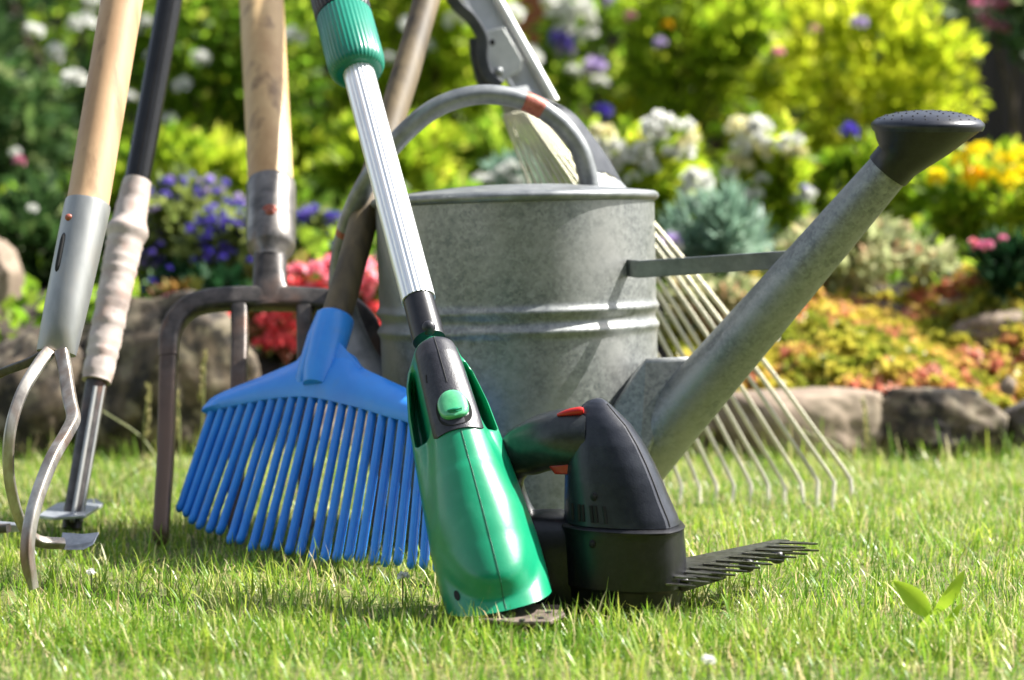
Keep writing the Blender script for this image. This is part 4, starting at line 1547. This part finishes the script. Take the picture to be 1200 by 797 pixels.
# low creeping greenery over the bed soil
rgc = np.random.default_rng(91)
nc = 34000
cx_, cy_ = rgc.uniform(-3.3, 3.3, nc), 2.72 + 3.2 * rgc.random(nc) ** 1.15
keep = (cy_ > 2.95) | (cx_ < 0)
patchy = np.sin(cx_ * 5 + 2 * np.sin(cy_ * 4)) * np.sin(cy_ * 6 + 1.5 * np.sin(cx_ * 3))
keep &= rgc.random(nc) < .62 + .5 * patchy
cx_, cy_, patchy = cx_[keep], cy_[keep], patchy[keep]
nc = len(cx_)
cz_ = np.array([bedz(a_, b_) for a_, b_ in zip(cx_, cy_)]) + rgc.uniform(.002, .035, nc) * (1 + patchy)
pc_ = np.stack([cx_, cy_, cz_], 1)
dc_ = rand_dirs(rgc, nc); dc_[:, 2] = np.abs(dc_[:, 2]) * .8 + .15
dc_ /= np.linalg.norm(dc_, axis=1)[:, None]
sc_ = np.cross(dc_, rand_dirs(rgc, nc)); sc_ /= np.linalg.norm(sc_, axis=1)[:, None]
lc_ = rgc.uniform(.022, .05, nc)[:, None]
gc = np_mesh('creeping_ground_cover', np.stack([pc_, pc_ + dc_ * lc_ * .5 + sc_ * lc_ * .28, pc_ + dc_ * lc_, pc_ + dc_ * lc_ * .5 - sc_ * lc_ * .28], 1).reshape(-1, 3),
             np.arange(nc * 4).reshape(nc, 4), np.clip(rgc.normal(.4, .2, nc) + patchy * .15, 0, 1), M['leaf_mid'])
gc['kind'] = 'stuff'
setp(gc, 'low creeping green leaves covering the soil of the flower bed', 'ground cover')

# stones
def stone(label, x0, x1, y0, y1, Y, mat, seed, depth=.8, flat=0, name='stone', sink=.02):
    a_, b_ = P(x0, y1, Y), P(x1, y0, Y)
    c = (a_ + b_) / 2
    rx, rz = abs(b_.x - a_.x) / 2, abs(b_.z - a_.z) / 2
    bm = bmesh.new()
    bmesh.ops.create_icosphere(bm, subdivisions=5, radius=1)
    sd_ = Vector((seed * 3.1, seed * 1.7, seed * .9))
    cuts = [Vector((random.uniform(-1, 1), random.uniform(-1, 1), random.uniform(-.4, 1))).normalized() for _ in range(9)]
    cd = [random.uniform(.62, .9) for _ in cuts]
    for v in bm.verts:
        p = v.co.copy()
        for n_, d_ in zip(cuts, cd):
            q = p.dot(n_)
            if q > d_:
                p -= n_ * (q - d_) * .85
        p *= 1.12
        nz = noise.fractal(p * 1.6 + sd_, 1.0, 2.0, 5) * .11 + noise.noise(p * 7 + sd_) * .025
        p += v.co.normalized() * nz
        if flat and p.z > flat:
            p.z = flat + (p.z - flat) * .22
        v.co = (p.x * rx, p.y * rx * depth, p.z * rz)
    me = bpy.data.meshes.new(name)
    bm.to_mesh(me)
    bm.free()
    me.polygons.foreach_set('use_smooth', [True] * len(me.polygons))
    me.set_sharp_from_angle(angle=R(50))
    me.materials.append(M[mat])
    o = bpy.data.objects.new(name, me)
    col.objects.link(o)
    o.location = (c.x, Y + rx * depth * .3, c.z - sink * .3)
    setp(o, label, 'stone')
    return o


stone('big lichen flecked boulder behind the fork tines', 88, 288, 346, 570, 2.42, 'stone', 21, .7)
stone('dark mossy boulder at the lower left behind the cultivator', -60, 130, 385, 560, 2.44, 'stone', 2, .7)
stone('pale upright stone at the left picture edge', -40, 22, 275, 420, 2.85, 'stone2', 3, .8)
stone('flat warm sandstone slab under the red sedum, right of the spout', 850, 1035, 424, 545, 2.40, 'stone2', 4, .6, .45)
stone('rounded brown rock at the right end of the lawn edge', 1035, 1175, 438, 545, 2.40, 'stone', 15, .7, .75)
stone('dark rock set among the sedum', 925, 1075, 345, 400, 2.86, 'stone3', 6, .7)
stone('smooth beige stone at the right edge above the sedum', 1128, 1260, 362, 412, 2.74, 'stone2', 7, .7)
stone('low dark stone in the gap beside the rounded brown rock', 1165, 1280, 455, 530, 2.42, 'stone3', 8, .7)
stone('brown stone behind the blue rake prongs', 280, 470, 440, 560, 2.48, 'stone', 9, .6)
stone('brown stone hidden behind the can foot', 470, 700, 450, 555, 2.52, 'stone', 10, .6)
stone('brown edging stone seen through the fan rake tines', 690, 855, 448, 545, 2.42, 'stone2', 12, .6)
stone('small whitish pebble beside the rounded rock', 1172, 1192, 436, 457, 2.47, 'tape' if False else 'stone2', 11, .9)
stone('grey edging stone outside the right edge', 1290, 1420, 440, 530, 2.5, 'stone', 13, .6)
stone('grey edging stone outside the left edge', -260, -70, 400, 560, 2.45, 'stone', 14, .6)

# fence and post at the back
fn = thing('board_fence', 'dark stained board fence behind the shrubs', 'fence', (0, 6.0, .3))
e = MB()
X_, Y_, Z_ = Vector((1, 0, 0)), Vector((0, 1, 0)), Vector((0, 0, 1))
for k in range(44):
    x = -3.9 + k * .18
    e.box((x, 6.0 + .004 * (k % 2), 1.10), X_, Y_, Z_,   .0905, .011, .80 + .01 * math.sin(k * 2.3))
e.build('board_panel', M['fence'], fn, 30, bevel=.003)
for x in (-3.6, -1.8, 0.9, 2.7):
    e = MB()
    e.box((x, 6.07, 1.05), X_, Y_, Z_, .045, .045, .86)
    e.build('fence_post', M['fence'], fn, 30, bevel=.004)
e = MB()
e.box((0, 6.04, .7), X_, Y_, Z_, 3.9, .02, .04)
e.box((0, 6.04, 1.6), X_, Y_, Z_, 3.9, .02, .04)
e.build('fence_rail', M['fence'], fn, 30, bevel=.003)
pb = P(628, 100, 4.95)
wp = thing('wooden_post', 'reddish brown wooden post standing behind the climber', 'post', (pb.x, 4.95, .3))
e = MB()
e.box((pb.x, 4.95, .85), X_, Y_, Z_, .085, .05, .60)
e.build('post_shaft', M['post'], wp, 30, bevel=.008)
e = MB()
e.box((pb.x, 4.95, 1.47), X_, Y_, Z_, .095, .06, .018)
e.build('post_cap', M['post'], wp, 30, bevel=.006)

# unseen hedge added behind the camera so metal and black plastic reflect something dark
hg = thing('unseen_dark_hedge', 'unseen tall dark hedge, added behind the viewer for dark reflections', 'hedge', (0, -4.6, GZ))
e = MB()
rings = []
for k in range(25):
    x = -7 + 14 * k / 24
    rings.append([Vector((x, -4.2 + .06 * noise.noise(Vector((x * 2, q * 2, 0))) + (.0 if q < 3.2 else -.1), q)) for q in (GZ, .8, 1.6, 2.4, 3.1, 3.4)] + [Vector((x, -5.2, q)) for q in (3.4, 2, GZ)])
e.loft(rings)
e.build('unseen_hedge_core', M['soil'], hg)
rgh = np.random.default_rng(77)
nh = 26000
hp_ = np.stack([rgh.uniform(-7, 7, nh), -4.2 + rgh.uniform(-.06, .07, nh), rgh.uniform(0, 3.45, nh)], 1)
hd_ = rand_dirs(rgh, nh); hd_[:, 1] = np.abs(hd_[:, 1])
hs2 = np.cross(hd_, rand_dirs(rgh, nh)); hs2 /= np.linalg.norm(hs2, axis=1)[:, None]
hl_ = rgh.uniform(.05, .10, nh)[:, None]
np_mesh('foliage', np.stack([hp_, hp_ + hd_ * hl_ * .5 + hs2 * hl_ * .3, hp_ + hd_ * hl_, hp_ + hd_ * hl_ * .5 - hs2 * hl_ * .3], 1).reshape(-1, 3), np.arange(nh * 4).reshape(nh, 4), rgh.random(nh) * .8, M['leaf_dark'], hg)

# weed and stalks in the lawn
wd = thing('broadleaf_weed', 'young broad leaved weed with two upright leaves in the lawn', 'weed', (P(1098, 712, 1.42).x, 1.42, GZ))


def leaf(parent, base_, tip, width, curve, mat, seed):
    n = 10
    rg = np.random.default_rng(seed)
    base_, tip = Vector(base_), Vector(tip)
    d = (tip - base_)
    side = Vector((d.z, .25 * abs(d.x), -d.x)).normalized()
    nr = side.cross(d.normalized())
    Vs, q = [], []
    for i in range(n + 1):
        t = i / n
        w_ = width * (math.sin(math.pi * min(1, t * .95 + .06)) ** .8)
        c = base_.lerp(tip, t) + nr * (curve * math.sin(t * math.pi))
        Vs += [c - side * w_ + nr * w_ * .3, c, c + side * w_ + nr * w_ * .3]
        if i:
            b = (i - 1) * 3
            q += [(b, b + 1, b + 4, b + 3), (b + 1, b + 2, b + 5, b + 4)]
    return np_mesh('leaf', np.array([tuple(v) for v in Vs]), np.array(q), np.clip(rg.normal(.5, .2, len(q)), 0, 1), M[mat], parent, True)


b0 = P(1090, 722, 1.415)
leaf(wd, b0, P(1046, 680, 1.415), .0075, .004, 'weed', 1)
leaf(wd, P(1094, 720, 1.42), P(1131, 667, 1.42), .0050, .003, 'weed', 2)
leaf(wd, P(1100, 738, 1.40), P(1128, 704, 1.40), .0030, .003, 'weed', 3)
leaf(wd, b0, P(1075, 735, 1.39), .004, .003, 'weed', 4)


def stalk(label, x0, y0, x1, y1, Y, bend, headn):
    a_, b_ = P(x0, y0, Y), P(x1, y1, Y)
    r = thing('grass_stalk', label, 'grass stalk', (a_.x, Y, a_.z))
    pth = spline([a_ - Vector((0, 0, .03)), a_.lerp(b_, .5) + Vector((bend, 0, 0)), b_], 6)
    MB().tube(pth, [.0012 - .0006 * i / len(pth) for i in range(len(pth))], 6).build('stem', M['straw_s'], r)
    rg = np.random.default_rng(int(abs(x0 * 7 + y0)))
    if headn:
        t = rg.random(headn)
        d = (b_ - a_).normalized()
        p = np.array([tuple(b_ - d * (.055 * q)) for q in t])
        dd = rand_dirs(rg, headn) * .5 + np.array(d)[None, :]
        dd /= np.linalg.norm(dd, axis=1)[:, None]
        s = np.cross(dd, rand_dirs(rg, headn))
        s /= np.linalg.norm(s, axis=1)[:, None]
        V = np.stack([p, p + dd * .004 + s * .0014, p + dd * .009, p + dd * .004 - s * .0014], 1)
        np_mesh('seed_head', V.reshape(-1, 3), np.arange(headn * 4).reshape(-1, 4), rg.random(headn), M['straw'], r)


M['straw_s'] = surf('green_stalk', (.16, .19, .05), (.25, .26, .09), 40, .6)
stalk('pale seeding grass stalk right beside the outer fork tine', 226, 560, 240, 415, 2.2, .004, 70)
stalk('thin green grass stalk left of the outer fork tine', 172, 560, 174, 455, 2.2, -.004, 40)
stalk('grass stalk leaning across the dark boulder', 205, 560, 118, 480, 2.2, .01, 0)
stalk('short green stalk just left of the rake head', 208, 565, 207, 460, 2.18, .003, 40)
stalk('single seed stalk in front of the sandstone slab', 1017, 545, 1012, 468, 2.25, .003, 50)
stalk('dry stalk lying low between hoe and rake', 130, 540, 222, 548, 2.15, .0, 0)
stalk('dry stalk arching low over the lawn edge by the rake tines', 1030, 545, 940, 505, 2.2, .0, 0)
for lab, x, y, Y in (('little white clover head in front of the cultivator', 107, 672, 1.54), ('white clover head low down at the middle of the front edge', 830, 775, 1.24),
                     ('pale clover head in the grass left of the trimmer foot', 472, 676, 1.5)):
    c = P(x, y, Y)
    r = thing('clover_flower', lab, 'clover', (c.x, Y, GZ), 'clover heads in the lawn')
    put_flower(r, c, .0055, 'double', 'fl_white', 'flower_head')
    MB().tube([Vector((c.x, Y, GZ)), c], .0006, 5).build('stem', M['stem'], r)
